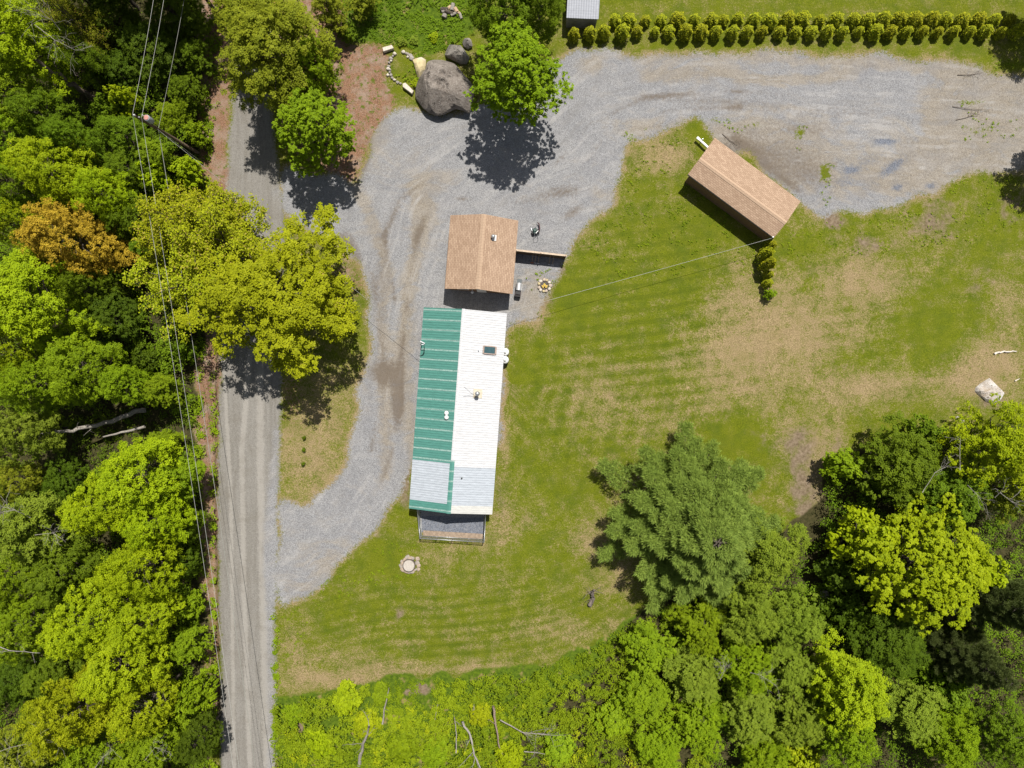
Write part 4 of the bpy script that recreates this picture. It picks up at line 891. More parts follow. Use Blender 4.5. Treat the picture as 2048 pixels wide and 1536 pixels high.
# stove pipe with flashing and stay rods
p = hp(955.5, 787, 3.2); z = zroof(p.x)
fl = MB().box((p.x, p.y, z + .05), (.86, .86, .03), ry=tilt).box((p.x - .36, p.y, z + .16), (.10, .86, .05), ry=tilt).build('flashing', plain('tan_flashing', (0.55, 0.49, 0.38), .6), house)
ch = MB().lathe((p.x, p.y, z - .05), [(.20, 0), (.20, .14), (.13, .16), (.13, 1.0), (.22, 1.0), (.22, 1.04), (.10, 1.14), (0, 1.15)], 16).build('chimney', M_STEEL, house, True)
for q in (hp(927, 773, 3.55), hp(926, 793, 3.55)):
    MB().tube([(q.x, q.y, zroof(q.x) + .02), (p.x - .12, p.y, z + .75)], .014, 5).build('stay_rod', M_STEEL, house)
for py in (826, 834.5):
    p = hp(893.5, py, 3.3); MB().lathe((p.x, p.y, zroof(p.x) - .04), [(.20, 0), (.20, .05), (.10, .07), (.10, .2), (.21, .2), (.21, .26), (.12, .32), (0, .33)], 12).build('roof_vent', M_WHITEP, house, True)
# service mast on the green eave
p = hp(846, 690, 2.6); p2 = hp(843, 710, 2.6)
MB().tube([(p.x - .1, p.y, 1.2), (p.x - .1, p.y, 3.5), (p.x + .05, p.y, 3.62), (p.x + .2, p.y, 3.5)], [.05, .05, .05, .04], 8).build('service_mast', M_STEEL, house, True)
MB().tube([(p.x + .2, p.y, 3.5), (p.x + .25, p.y - .5, 3.15), (p.x + .1, p.y - .9, 2.8), (p.x - .15, p.y - 1.05, 2.62)], .03, 6).build('service_cable', M_BLACK, house, True)
MB().box((p.x - .05, p.y + .25, 2.66), (.5, .10, .10), rz=-.4).build('mast_bracket', M_STEEL, house)

# ------------------------------------------------------------------ garage
g = [W(901, 429, 2.6), W(1038.3, 442.7, 2.6), W(889.4, 576.7, 2.6), W(1023.3, 588.5, 2.6)]
gc = (g[0] + g[1] + g[2] + g[3]) / 4; gth = -math.atan2((g[0] - g[2]).x, (g[0] - g[2]).y); GL = ((g[0] - g[2]).length + (g[1] - g[3]).length) / 4; GW = ((g[0] - g[1]).length + (g[2] - g[3]).length) / 4
gar = empty('garage', (gc.x, gc.y, 0), gth, 'small garage with a brown shingled gable roof beside the long house', 'garage')
gable_walls(-GW + .3, GW - .3, -GL + .3, GL - .3, 2.6, 2.6, 0, 3.98).build('wall', M_BROWNWALL, gar)
for s_ in (-1, 1):
    slope(0, 4.1, s_ * GW, 2.6, -GL, GL, .07).build('roof_slope', M_SHIN, gar)
    MB().box((s_ * (GW - .03), 0, 2.48), (.03, 2 * GL - .06, .13)).build('fascia', M_TRIM, gar)
b = MB()
for i in range(26):
    y = -GL + (i + .5) * 2 * GL / 26
    for s_ in (-1, 1): b.box((s_ * .10, y, 4.1 - .028 + .012), (.22, 2 * GL / 26 - .012, .02), ry=s_ * math.atan(1.5 / GW))
b.build('ridge_cap', M_CAP, gar)
def gp(px, py, h):
    v = W(px, py, h) - Vector((gc.x, gc.y, 0)); c, s_ = math.cos(-gth), math.sin(-gth); return Vector((v.x * c - v.y * s_, v.x * s_ + v.y * c, h))
p = gp(986.5, 474, 3.7); z = 4.1 - 1.5 * p.x / GW
vt = MB().box((p.x + .1, p.y - .05, z + .03), (.42, .55, .03), ry=math.atan(1.5 / GW)).build('flashing', M_TRIM, gar)
MB().lathe((p.x, p.y, z - .05), [(.14, 0), (.14, .4), (.2, .4), (.2, .46), (.08, .56), (0, .57)], 12).build('roof_vent', M_STEEL, gar, True)
door(gar, .2, -GL + .3, .92, 2.0, 'y', -1, M_TRIM); window(gar, -1.6, -GL + .3, 1.6, -1.0, .9, 'y'); window(gar, GW - .3, 1.2, 1.6, .9, .8, 'x')
MB().box((0, GL - .27, 1.2), (4.8, .06, 2.2)).build('garage_door', M_TRIM, gar)
MB().tube([(-.6, -GL + .3, 2.75), (-.6, -GL - .12, 2.8)], .03, 6).lathe((-.6, -GL - .14, 2.68), [(.05, .16), (.14, .02), (.14, 0), (.03, 0)], 10).build('wall_lamp', M_WHITEP, gar)

# ------------------------------------------------------------------ carport with asymmetric shingled roof
N1 = W(1430.2, 276, 2.35); N2 = W(1602.9, 401.5, 2.35); S1 = W(1375.5, 348, 2.42); S2 = W(1546, 476.5, 2.42)
d = ((N2 - N1) + (S2 - S1)).normalized(); cth = math.atan2(d.y, d.x) - math.pi / 2   # local +Y runs along the ridge to the south-east end
CL = (N2 - N1).length; mid = (N1 + N2 + S1 + S2) / 4; perp = Vector((math.cos(cth), math.sin(cth), 0))
xn = (N1 - Vector((mid.x, mid.y, 0))).dot(perp); xs_ = (S1 - Vector((mid.x, mid.y, 0))).dot(perp); r1 = W(1397.7, 317, 3.0); xr = (r1 - Vector((mid.x, mid.y, 0))).dot(perp)
cp = empty('carport', (mid.x, mid.y, 0), cth, 'long open-sided shed with brown shingled roof standing at an angle beside the gravel', 'carport')
slope(xr, 3.0, xn, 2.35, -CL / 2, CL / 2, .07).build('roof_slope', M_SHIN, cp); slope(xr, 3.0, xs_, 2.42, -CL / 2, CL / 2, .07).build('roof_slope', M_SHIN, cp)
b = MB(); s_n = 1 if xn > xr else -1
b.box((xr + s_n * .10, 0, 3.0 + .003), (.2, CL - .02, .02), ry=s_n * math.atan(.65 / abs(xn - xr))); b.box((xr - s_n * .10, 0, 3.0 - .012), (.2, CL - .02, .02), ry=-s_n * math.atan(.58 / abs(xs_ - xr))); b.build('ridge_cap', M_CAP, cp)
MB().box((xs_ - (1 if xs_ > xr else -1) * .2, 0, 1.1), (.1, CL - .5, 2.2)).build('back_wall', M_BROWNWALL, cp)
for y in (-CL / 2 + .3, -CL / 6, CL / 6, CL / 2 - .3): MB().box((xn - (1 if xn > xr else -1) * .3, y, 1.13), (.14, .14, 2.26)).build('post', M_BROWNWALL, cp)
for y in (-CL / 2 + .3, CL / 2 - .3): MB().box(((xr + xs_) / 2, y, 1.0), (abs(xr - xs_) - .5, .1, 2.0)).build('end_wall', M_BROWNWALL, cp)
MB().box((xs_ + (1 if xs_ > xr else -1) * .03, 0, 2.3), (.04, CL, .12)).build('fascia', M_BLACK, cp)
MB().box((xs_, CL / 2 - .12, 2.46), (.12, .12, .10)).build('wire_bracket', M_WHITEP, cp)
# white tongue that pokes out at the north-west end
a_ = W(1395.5, 275.5, .6); b_ = W(1419, 297, .6); dd = (b_ - a_).normalized()
tt = empty('trailer_tongue', (a_.x, a_.y, 0), 0, 'white tongue bar sticking out from under the north-west end of the carport', 'trailer tongue')
B0 = Vector((0, 0, .55)); dd3 = Vector((dd.x, dd.y, 0)); nn = Vector((-dd.y, dd.x, 0))
rz_ = math.atan2(dd.y, dd.x); MB().box(B0 + dd3 * 1.0, (1.7, .20, .16), rz=rz_).build('bar', M_WHITEP, tt, bevel=.02)
MB().box(B0 + dd3 * .08, (.34, .26, .14), rz=rz_).build('coupler', M_WHITEP, tt, bevel=.03); MB().tube([B0 + dd3 * .45 + nn * .16 + Vector((0, 0, -.55)), B0 + dd3 * .45 + nn * .16 + Vector((0, 0, .3))], .04, 8).build('jack', M_STEEL, tt)
MB().box(B0 + dd3 * 2.1, (.6, .5, .12), rz=rz_).build('frame', M_WHITEP, tt)

# ------------------------------------------------------------------ grey shed at the top edge
sh = empty('garden_shed', (W(1164, -10, 0).x, W(1164, -10, 0).y, 0), R_(-2.5), 'small wooden shed with grey ribbed metal roof at the top edge', 'shed')
o = corrugated(0, 0, 1, 0, 0, 1, .5)  # placeholder profile is replaced below
sy0 = -(W(0, -10).y - W(0, 37, 2.0).y); sy1 = 2.0
b = corrugated(0, 2.65, 1.0, 2.0, 0, 1)  # template
b = MB(); n = 13; wx = 1.56; vs = []; fs = []
prof = []
for i in range(n):
    x = -wx + i * 2 * wx / n; prof += [(x, 0), (x + .6 * 2 * wx / n, 0), (x + .7 * 2 * wx / n, .02), (x + .9 * 2 * wx / n, .02)]
prof.append((wx, 0))
for x, dz in prof: vs += [(x, sy0, 2.0 + dz), (x, sy1, 2.7 + dz), (x, sy0, 1.97), (x, sy1, 2.67)]
for i in range(len(prof) - 1):
    a = i * 4; c = a + 4; fs += [(a, c, c + 1, a + 1), (a + 2, a + 3, c + 3, c + 2), (a, a + 2, c + 2, c), (a + 1, c + 1, c + 3, a + 3)]
e = (len(prof) - 1) * 4; fs += [(0, 1, 3, 2), (e, e + 2, e + 3, e + 1)]
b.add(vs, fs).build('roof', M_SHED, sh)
b = MB(); b.box((0, sy0 + .16, .97), (2.9, .1, 1.94)); b.box((-1.4, (sy0 + sy1) / 2, 1.0), (.1, sy1 - sy0 - .5, 1.95)); b.box((1.4, (sy0 + sy1) / 2, 1.0), (.1, sy1 - sy0 - .5, 1.95)); b.box((0, sy1 - .2, 1.2), (2.9, .1, 2.4))
b.build('wall', M_GREYWALL, sh)

# ------------------------------------------------------------------ wooden fence by the garage with leaning tools
fa = W(1031, 500, 1.75); fb = W(1133, 511, 1.75); fv = fb - fa; fl_ = Vector((fv.x, fv.y, 0)).length; frz = math.atan2(fv.y, fv.x); fm = (fa + fb) / 2
fe = empty('wooden_fence', (fm.x, fm.y, 0), frz, 'short dark wooden privacy fence with pale cap running out from the garage', 'fence')
MB().box((0, 0, .86), (fl_, .05, 1.68)).build('board_panel', M_FENCE, fe); MB().box((0, 0, 1.73), (fl_ + .06, .17, .05)).build('cap_rail', M_TOP, fe)
for x in (-fl_ / 2 + .08, 0, fl_ / 2 - .08): MB().box((x, -.09, .9), (.1, .12, 1.72 if x else 1.9)).build('post', M_FENCE, fe)
for i, (x, hh, lb) in enumerate([(-.75, 1.5, 'garden rake leaning leftmost against the dark fence'), (-.45, 1.35, 'shovel leaning between two rakes on the dark fence'), (-.15, 1.45, 'rake leaning near the middle of the dark fence'), (.95, 1.5, 'hoe leaning right of the middle fence post'), (1.3, 1.4, 'fork leaning nearest the lawn end of the dark fence')]):
    bx = fm + Vector((math.cos(frz) * x, math.sin(frz) * x, 0)); nn = Vector((math.sin(frz), -math.cos(frz), 0)); bp = bx + nn * .74
    e_ = empty('garden_tool', (bp.x, bp.y, 0), frz, lb, 'garden tool', 'tools leaning on the fence')
    MB().tube([(0, 0, .06), (0, .62, hh)], .018, 6).build('handle', M_WOOD, e_); MB().box((0, -.03, .10), (.30 if i % 2 == 0 else .2, .04, .10 if i % 2 == 0 else .26)).build('head', M_STEEL if i % 2 else (plain('orange_plastic', (.55, .16, .03), .5) if i == 0 else M_TRIM), e_)

# ------------------------------------------------------------------ barbecue grill
p = W(1037.5, 573, 1.0); gr = empty('barbecue_grill', (p.x, p.y, 0), R_(-7), 'black gas grill with silver lid against the garage wall', 'grill')
MB().box((0, 0, .78), (.50, .74, .2)).build('firebox', M_BLACK, gr, bevel=.02)
b = MB(); n = 10; vs = []
for y in (-.36, .36):
    for k in range(n + 1):
        q = math.pi * k / n; vs.append((-.25 * math.cos(q), y, .885 + .20 * math.sin(q)))
fs = [(k, k + 1, n + 2 + k, n + 1 + k) for k in range(n)] + [tuple(range(n, -1, -1)), tuple(range(n + 1, 2 * n + 2)), (0, n + 1, 2 * n + 1, n)]
ld = b.add(vs, fs).build('lid', plain('stainless_lid', (0.62, 0.62, 0.63), .35, .5, .06), gr); MB().tube([(.26, -.28, .98), (.31, -.28, .98), (.31, .28, .98), (.26, .28, .98)], .014, 6).build('lid_handle', M_STEEL, ld)
MB().box((0, .57, .86), (.46, .38, .04)).build('side_shelf', M_DARKGREY, gr); MB().box((0, -.57, .86), (.46, .38, .04)).build('side_shelf', M_BLACK, gr)
MB().box((0, 0, .42), (.46, .70, .48)).build('cabinet', M_BLACK, gr)
for x in (-.2, .2):
    for y in (-.31, .31): MB().box((x, y, .1), (.05, .05, .2)).build('leg', M_BLACK, gr)
# second dark cart beside it
p = W(1036, 587, .8); bx = empty('storage_box', (p.x, p.y, 0), R_(-7), 'black lidded storage box at the end of the grill', 'box'); MB().box((0, 0, .36), (.56, .62, .72)).build('body', M_BLACK, bx, bevel=.03); MB().box((0, 0, .75), (.60, .34, .05)).build('lid', plain('dark_brown_lid', (.07, .05, .05), .6), bx)

# ------------------------------------------------------------------ small tiller on the gravel
p = W(1070, 462, .4); ti = empty('garden_tiller', (p.x, p.y, 0), R_(20), 'small dark green walk-behind tiller parked on the gravel beside the garage', 'tiller')
MB().box((0, 0, .42), (.42, .46, .26)).box((0, .05, .6), (.3, .3, .14)).build('engine', plain('dark_green_paint', (0.02, 0.06, 0.05), .45), ti, bevel=.03)
for x in (-.3, .3): MB().tube([(x - .05, -.1, .22), (x + .05, -.1, .22)], .21, 14).build('wheel', M_BLACK, ti)
MB().tube([(-.12, -.15, .5), (-.25, -.55, .85), (-.05, -.72, .9), (.25, -.6, .9), (.3, -.25, .6), (.15, -.05, .5)], .022, 6).build('handlebar', M_DARKGREY, ti, True)
MB().tube([(.3, -.3, .4), (.55, .1, .35), (.62, .6, .32), (.5, .75, .3)], [.05, .06, .06, .04], 6).build('side_bar', plain('dark_maroon_paint', (0.07, 0.03, 0.035), .5), ti, True)
MB().box((.12, -.22, .72), (.36, .06, .05), rz=.5).build('control_panel', M_WHITEP, ti)
for k in range(5): MB().box((-.24 + k * .12, .34, .16), (.03, .3, .03), rx=k * .6).build('tine', M_STEEL, ti)

# ------------------------------------------------------------------ gas tanks
for (px, py, lb) in ((1010.5, 703.5, 'white propane tank nearer the garage, against the house wall'), (1010, 719.5, 'white propane tank further from the garage, against the house wall')):
    p = W(px, py, 1.3); e_ = empty('propane_tank', (p.x, p.y, 0), 0, lb, 'propane tank', 'propane tanks')
    MB().lathe((0, 0, .04), [(.30, 0), (.38, .10), (.38, 1.02), (.34, 1.14), (.22, 1.22), (0, 1.25)], 24).build('tank', M_WHITEP, e_, True)
    MB().lathe((0, 0, 1.27), [(.13, -.02), (.13, .16), (.11, .20), (0, .21)], 14).build('valve_cap', M_WHITEP, e_, True)

# ------------------------------------------------------------------ kennel of chain link at the south end of the house
KW = [W(834.5, 1020, 1.3), W(840, 1077, 1.3), W(968, 1084.5, 1.3), W(971, 1031, 1.3)]
kc = sum(KW, Vector()) / 4; ke = empty('chain_link_pen', (kc.x, kc.y, 0), 0, 'chain-link dog pen with gravel floor at the south end of the long house', 'pen')
K = [q - Vector((kc.x, kc.y, q.z)) for q in KW]; ml = MB()
posts = [K[0], K[1], K[1].lerp(K[2], .25), K[1].lerp(K[2], .5), K[1].lerp(K[2], .75), K[2], K[3]]
for q in posts: MB().tube([(q.x, q.y, 0), (q.x, q.y, 1.32)], .035, 8).build('post', M_STEEL, ke, True)
for i, (a, b_) in enumerate(zip(K, K[1:])):
    MB().tube([(a.x, a.y, 1.3), (a.x * .5 + b_.x * .5, a.y * .5 + b_.y * .5 , 1.28), (b_.x, b_.y, 1.3)], .032, 6).build('top_rail', M_STEEL, ke, True)
    MB().tube([(a.x, a.y, .06), (b_.x, b_.y, .06)], .025, 6).build('bottom_rail', M_STEEL, ke, True)
    D = b_ - a; ln = D.length; D.normalize(); s = -1.2
    while s < ln:
        for q in (0, 1):
            u0, u1 = (s, s + 1.2); z0, z1 = (.07, 1.27) if q == 0 else (1.27, .07)
            if u0 < 0: z0 += (z1 - z0) * (-u0 / 1.2); u0 = 0
            if u1 > ln: z1 = z0 + (z1 - z0) * ((ln - u0) / (u1 - u0)); u1 = ln
            ml.tube([(a.x + D.x * u0, a.y + D.y * u0, z0), (a.x + D.x * u1, a.y + D.y * u1, z1)], .004, 3)
        s += .085
ml.build('chain_link', M_STEEL, ke)
MB().box((K[1].lerp(K[2], .5).x, K[1].lerp(K[2], .5).y + .28, .03), (6.0, .5, .05), rz=math.atan2((K[2] - K[1]).y, (K[2] - K[1]).x)).build('edge_board', plain('brown_edge_board', (.30, .23, .17), .9, 0, .25, 4), ke)

# ------------------------------------------------------------------ rocks
def rock_mesh(poly, hgt, seed, name, lumps=.25, rings=9, nseg=88, mat=None, top=(0, 0), under=.86, flat=.45):
    """boulder grown from an outline (local metres): belly at a third of its height, rough crown"""
    rng = np.random.default_rng(seed); P = np.array(poly, float); n = len(P)
    # resample outline
    Q = np.vstack([P, P[:1]]); d = np.r_[0, np.cumsum(np.linalg.norm(np.diff(Q, axis=0), axis=1))]
    t = np.linspace(0, d[-1], nseg, endpoint=False); O = np.stack([np.interp(t, d, Q[:, 0]), np.interp(t, d, Q[:, 1])], -1)
    lv0 = np.array([(under, -.05), (under + .08, .10), (1.0, .28), (.985, .45), (.93, .62), (.82, .76), (.66, .87), (.46, .95), (.24, .99), (.04, 1.0)])
    big = nseg > 20; lv = [(np.interp(q, range(10), lv0[:, 0]), np.interp(q, range(10), lv0[:, 1])) for q in (np.linspace(0, 9, 34) if big else range(10))]
    vs = []; fs = []; tp = np.array(top); R2 = np.sqrt(np.abs(np.ptp(P[:, 0]) * np.ptp(P[:, 1])))
    def nf(x, y, z):
        v = 0.0
        for o_, a_ in ((1.0, 1.0), (2.3, .5), (5.1, .24), (11.0, .12)):
            k = o_ * 3.2 / R2; h_ = float(vnoise(np.array(x + z * .6 + 50.), np.array(y - z * .5 + 70.), 1 / k, seed * 10 + int(o_))); v += a_ * (1 - abs(2 * h_ - 1) - .5)
        return v
    for f, z in lv:
        for i in range(nseg):
            x, y = O[i] * f + tp * (1 - f); nz = nf(x, y, z * hgt); w_ = min(1, max(0, z * 3))
            r_ = 1 + lumps * .16 * nz * (.3 + .7 * (1 - abs(z - .5)))
            vs.append((x * r_, y * r_, max(-.06, hgt * z * (1 + lumps * .9 * nz * w_) + .0)))
    if big:
        A = np.array(vs); c0 = A.mean(0)
        for q in range(16):
            nv = unit(rng, 1, .75)[0]; nv[2] = max(nv[2], .5); nv /= np.linalg.norm(nv); pr = (A - c0) @ nv; dl = pr.max() * rng.uniform(.66, .9); ex = np.clip(pr - dl, 0, None) * .88
            A -= ex[:, None] * nv
        for ax in (0, 1): A[:, ax] = (A[:, ax] - A[:, ax].min()) / np.ptp(A[:, ax]) * np.ptp(P[:, ax]) + P[:, ax].min()
        vs = [tuple(v) for v in A]
    m = len(lv)
    for k in range(m - 1):
        for i in range(nseg):
            i2 = (i + 1) % nseg; fs.append((k * nseg + i, k * nseg + i2, (k + 1) * nseg + i2, (k + 1) * nseg + i))
    fs.append(tuple((m - 1) * nseg + i for i in range(nseg)))
    b = MB(); b.add(vs, fs); return b
def granite(name, a, b, c, sc=1.0):
    t = NT(name); o = t.obj(); n1 = t.noise(o, 1.1 * sc, 6, .65); n2 = t.noise(o, 9 * sc, 4, .7)
    cc = t.mix(t.lerp(n1, .35, .65, 0, 1), a, b); cc = t.mix(t.mul(t.lerp(n2, .5, .72, 0, 1), .7), cc, c); cc = t.mix(t.step(t.noise(o, 2.4 * sc, 5), .58, .72), cc, tuple(q * .45 for q in a))
    t.color(cc); t.set(Roughness=.95, Specular_IOR_Level=.1); t.bump(t.addm(t.mul(n2, .5), n1), .8, .12)
    return t.m
M_GRAN = granite('grey_brown_granite', (0.13, 0.11, 0.095), (0.28, 0.245, 0.215), (0.46, 0.43, 0.40))
M_GRAN2 = granite('pale_granite', (0.18, 0.165, 0.145), (0.31, 0.285, 0.25), (0.45, 0.42, 0.385))
M_CHALK = granite('white_rock', (0.28, 0.25, 0.22), (0.46, 0.42, 0.385), (0.56, 0.53, 0.50), 2)
def boulder(zpts, off, sc, hgt, name, label, mat, seed, lumps=.25, hproj=.4, **kw):
    pts = [W(off[0] + x / sc, off[1] + y / sc, hgt * hproj) for x, y in zpts]; c = sum(pts, Vector()) / len(pts)
    b = rock_mesh([(q.x - c.x, q.y - c.y) for q in pts], hgt, seed, name, lumps, **kw); o = b.build(name, mat, None, False); o.location = (c.x, c.y, 0)
    return tag(o, label, 'rock')
boulder([(620, 890), (700, 800), (800, 700), (830, 600), (900, 500), (1000, 410), (1060, 385), (1130, 420), (1200, 500), (1300, 590), (1400, 730), (1480, 820), (1530, 900), (1530, 1050), (1490, 1180), (1470, 1270), (1380, 1230), (1250, 1200), (1080, 1280), (960, 1300), (850, 1260), (750, 1180), (650, 1080), (600, 1000)],
        (750, 60), 7.68, 2.5, 'boulder', 'huge grey-brown boulder beside the dark green maple', M_GRAN, 3, .30, top=(-.1, .2))
boulder([(1060, 330), (1130, 250), (1220, 200), (1310, 240), (1390, 330), (1450, 420), (1420, 500), (1320, 500), (1220, 450), (1130, 400)], (750, 60), 7.68, 1.3, 'boulder', 'smaller pale grey boulder behind the huge one', M_GRAN2, 7, .3)
boulder([(1340, 180), (1420, 110), (1480, 150), (1500, 240), (1420, 280), (1360, 240)], (750, 60), 7.68, .8, 'boulder', 'knobbly white rock half hidden by the maple leaves', M_CHALK, 9, .5)
boulder([(1540, 1240), (1600, 1170), (1655, 1115), (1690, 1120), (1740, 1200), (1790, 1270), (1800, 1330), (1720, 1350), (1650, 1330), (1600, 1290)], (1600, 500), 4.388, .38, 'flat_rock', 'pale flat rock lying in the lawn at the right edge', granite('pale_lichen_rock', (0.34, 0.27, 0.20), (0.60, 0.57, 0.54), (0.72, 0.70, 0.68), 1.2), 12, .6, under=.95)
boulder([(570, 450), (640, 425), (720, 410), (780, 440), (785, 560), (770, 690), (720, 730), (650, 720), (620, 620), (595, 530)], (750, 60), 7.68, .7, 'standing_stone', 'cream wedge-shaped stone between the stone ring and the boulder', M_YSTONE, 15, .15, under=.95)
for pts, lb, mt in (([(115, 275), (260, 235), (290, 285), (130, 338)], 'loose tan stone block on the mulch above the stone ring', M_PALE), ([(425, 830), (470, 815), (595, 940), (570, 985), (430, 880)], 'long tan stone block at the lower end of the stone ring', M_PALE)):
    ps = [W(750 + x / 7.68, 60 + y / 7.68, .3) for x, y in pts]; c = sum(ps, Vector()) / len(ps); pl = [(q.x - c.x, q.y - c.y) for q in ps]
    if sum(a[0] * b_[1] - b_[0] * a[1] for a, b_ in zip(pl, pl[1:] + pl[:1])) < 0: pl.reverse()
    o = MB().prism(pl, 0, .42).build('stone_block', mt, None, bevel=.04); o.location = (c.x, c.y, 0); tag(o, lb, 'stone block')
ring = [(300, 365), (270, 400), (240, 440), (245, 470), (215, 500), (210, 560), (205, 595), (230, 610), (225, 650), (195, 690), (245, 690), (265, 735), (300, 765), (345, 800), (390, 820), (440, 340), (480, 355), (505, 370), (500, 410), (540, 390), (560, 430)]
for i, (x, y) in enumerate(ring):
    p = W(750 + x / 7.68, 60 + y / 7.68, .1); rr = random.Random(i); s_ = rr.uniform(.12, .21); big = i in (13, 19, 20)
    pl = [(s_ * (1.3 if big else 1) * math.cos(a) * rr.uniform(.8, 1.25), s_ * (1.3 if big else 1) * math.sin(a) * rr.uniform(.7, 1.1)) for a in [k * 6.283 / 8 for k in range(8)]]
    o = rock_mesh(pl, s_ * 1.2, i, 'border_stone', .3, nseg=12).build('border_stone', M_CHALK if i % 3 else M_PALE, None, True); o.location = (p.x, p.y, 0)
    side = ('left arc', i + 1) if i < 15 else ('top arc', i - 14)
    tag(o, 'pale border stone, %s from the tan block end on the %s of the ring' % (ORD[(15 - side[1]) if i < 15 else side[1] - 1], side[0]) if i < 15 else 'pale border stone, %s from the left on the upper right arc of the ring' % ORD[side[1] - 1], 'stone', 'stones edging the garden bed')

for cx, cy, rr_, hh, lb in ((1694, 1141, 9, .5, 'pale rock in the shaded hollow left of the starry lime tree'), (1649, 1192, 11, .5, 'round grey rock in the shaded hollow right of the pine'), (1922, 838, 9, .3, 'pale rock below the flat rock at the edge of the thicket'), (1938, 855, 8, .3, 'small pale rock just inside the edge of the right thicket')):
    rg = random.Random(cx); boulder([(cx + rr_ * math.cos(k * .785) * rg.uniform(.8, 1.15), cy - rr_ * math.sin(k * .785) * rg.uniform(.7, 1.0)) for k in range(8)], (0, 0), 1.0, hh, 'rock', lb, M_CHALK, cx, .3)
# fire ring beside the garage
p = W(1089, 571, .15); fp = empty('fire_pit', (p.x, p.y, 0), 0, 'round stone fire ring with yellow wood inside, beside the garage', 'fire pit')
MB().lathe((0, 0, .0), [(.52, 0), (.50, .03), (.2, .05), (0, .05)], 20).build('ash_bed', plain('dark_ash', (.10, .085, .08), .95, 0, .4, 9), fp)
for i in range(11):
    rr = random.Random(40 + i); a = i * 6.283 / 11 + rr.uniform(-.1, .1); s_ = rr.uniform(.15, .21)
    pl = [(s_ * math.cos(q) * rr.uniform(.8, 1.2), s_ * math.sin(q) * rr.uniform(.8, 1.2)) for q in [k * 6.283 / 8 for k in range(8)]]
    o = rock_mesh(pl, .2, i, 'stone', .3, nseg=12).build('stone', [M_STONE, M_PALE, M_YSTONE][i % 3], fp, True); o.location = (.58 * math.cos(a), .58 * math.sin(a), 0)
for i in range(6): MB().box((random.Random(i).uniform(-.15, .15), random.Random(i + 9).uniform(-.12, .12), .10 + .02 * i), (.42, .08, .06), rz=i * 1.1, ry=.15).build('wood_piece', plain('yellow_wood', (.62, .44, .10), .8, 0, .3, 6), fp)
# well cover with flagstones
p = W(818, 1131, .25); wc = empty('well_cover', (p.x, p.y, 0), 0, 'round concrete cover ringed with flat stones on the lawn below the pen', 'well cover')
MB().lathe((0, 0, 0), [(.56, 0), (.56, .40), (.52, .44), (0, .45)], 32).build('lid', M_CONC, wc); MB().lathe((0, 0, 0), [(.63, 0), (.63, .36), (.60, .385), (.57, .385)], 32).build('collar', plain('dark_collar', (.14, .115, .10), .9), wc)
M_FLAG = [plain('pinkish_flagstone', (.40, .32, .25), .9, 0, .35, 4, (.24, .20, .17)), plain('grey_flagstone', (.34, .30, .26), .9, 0, .35, 4, (.22, .19, .17))]
for i in range(17):
    rr = random.Random(71 + i); a = i * 6.283 / 17 * 1.0 + rr.uniform(-.12, .12); s_ = rr.uniform(.15, .33); f = rr.uniform(.86, 1.0) + (.28 if (a < .8 or a > 5.6) and i % 2 == 0 else 0)
    pl = [(s_ * 1.25 * math.cos(q) * rr.uniform(.65, 1.25), s_ * math.sin(q) * rr.uniform(.65, 1.25)) for q in [k * 6.283 / 6 + rr.uniform(-.3, .3) for k in range(6)]]
    o = rock_mesh(pl, rr.uniform(.10, .2), i, 'flagstone', .2, nseg=14).build('flagstone', M_FLAG[i % 2], wc, True); o.location = (.84 * f * math.cos(a), .84 * f * math.sin(a) * .95, 0); o.rotation_euler = (0, 0, a + 1.57)

# ------------------------------------------------------------------ woodpile
for i, (x, y, lx, ly, mt) in enumerate([(889, 18, .8, .55, 0), (897, 16, .6, .5, 1), (905, 14, .7, .6, 2), (912, 20, .5, .6, 1), (898, 24, .9, .5, 0), (908, 27, .7, .45, 2), (889, 32, .35, .7, 2), (921, 31, .6, .4, 2), (916, 24, .5, .4, 1), (886, 22, .3, .45, 2)]):
    p = W(x, y, .2); o = MB().tube([(-lx * .5, 0, ly * .32), (lx * .5, 0, ly * .32)], ly * .34, 9).build('firewood_log', [BARK, M_WOOD, DEAD][mt], None); o.location = (p.x, p.y, 0); o.rotation_euler = (0, 0, (i * .7) % 3)
    tag(o, ['dark split log at the left of the small woodpile', 'brown log behind the dark one in the woodpile', 'pale log on top edge of the woodpile', 'brown log at the upper right of the woodpile', 'dark log in the shadowed middle of the woodpile', 'pale log right of the dark hollow in the woodpile', 'tan log standing apart below the woodpile', 'pale log lying apart at the right of the woodpile', 'brown log near the right end of the woodpile', 'short pale log at the far left of the woodpile'][i], 'log', 'logs in the woodpile')

# ------------------------------------------------------------------ utility pole, transformer and wires
pb = W(396, 305, 0); pt = W(269, 231, 10.6)
pole = empty('utility_pole', (pb.x, pb.y, 0), 0, 'tall wooden utility pole rising from the forest edge beside the verge', 'utility pole')
top = Vector((pt.x - pb.x, pt.y - pb.y, 10.6)); at = lambda f: top * f
MB().tube([(0, 0, -.2), at(.5), top], [.17, .15, .12], 12).build('pole', bark('pole_wood', (.11, .075, .05), (.22, .16, .11)), pole, True)
q = at(.985); MB().lathe(q + Vector((0, 0, .1)), [(.05, 0), (.09, .05), (.06, .1), (.09, .15), (.04, .25), (0, .26)], 10).build('insulator', M_WHITEP, pole, True)
MB().box(at(.96) + Vector((.0, 0, 0)), (.4, .1, .12)).build('bracket', M_STEEL, pole)
q = at(.88) + Vector((.32, .22, 0)); tf = MB().lathe(q + Vector((0, 0, -.75)), [(.24, 0), (.27, .05), (.27, .82), (.25, .88), (0, .90)], 18).build('transformer', plain('grey_transformer', (.40, .42, .43), .5), pole, True)
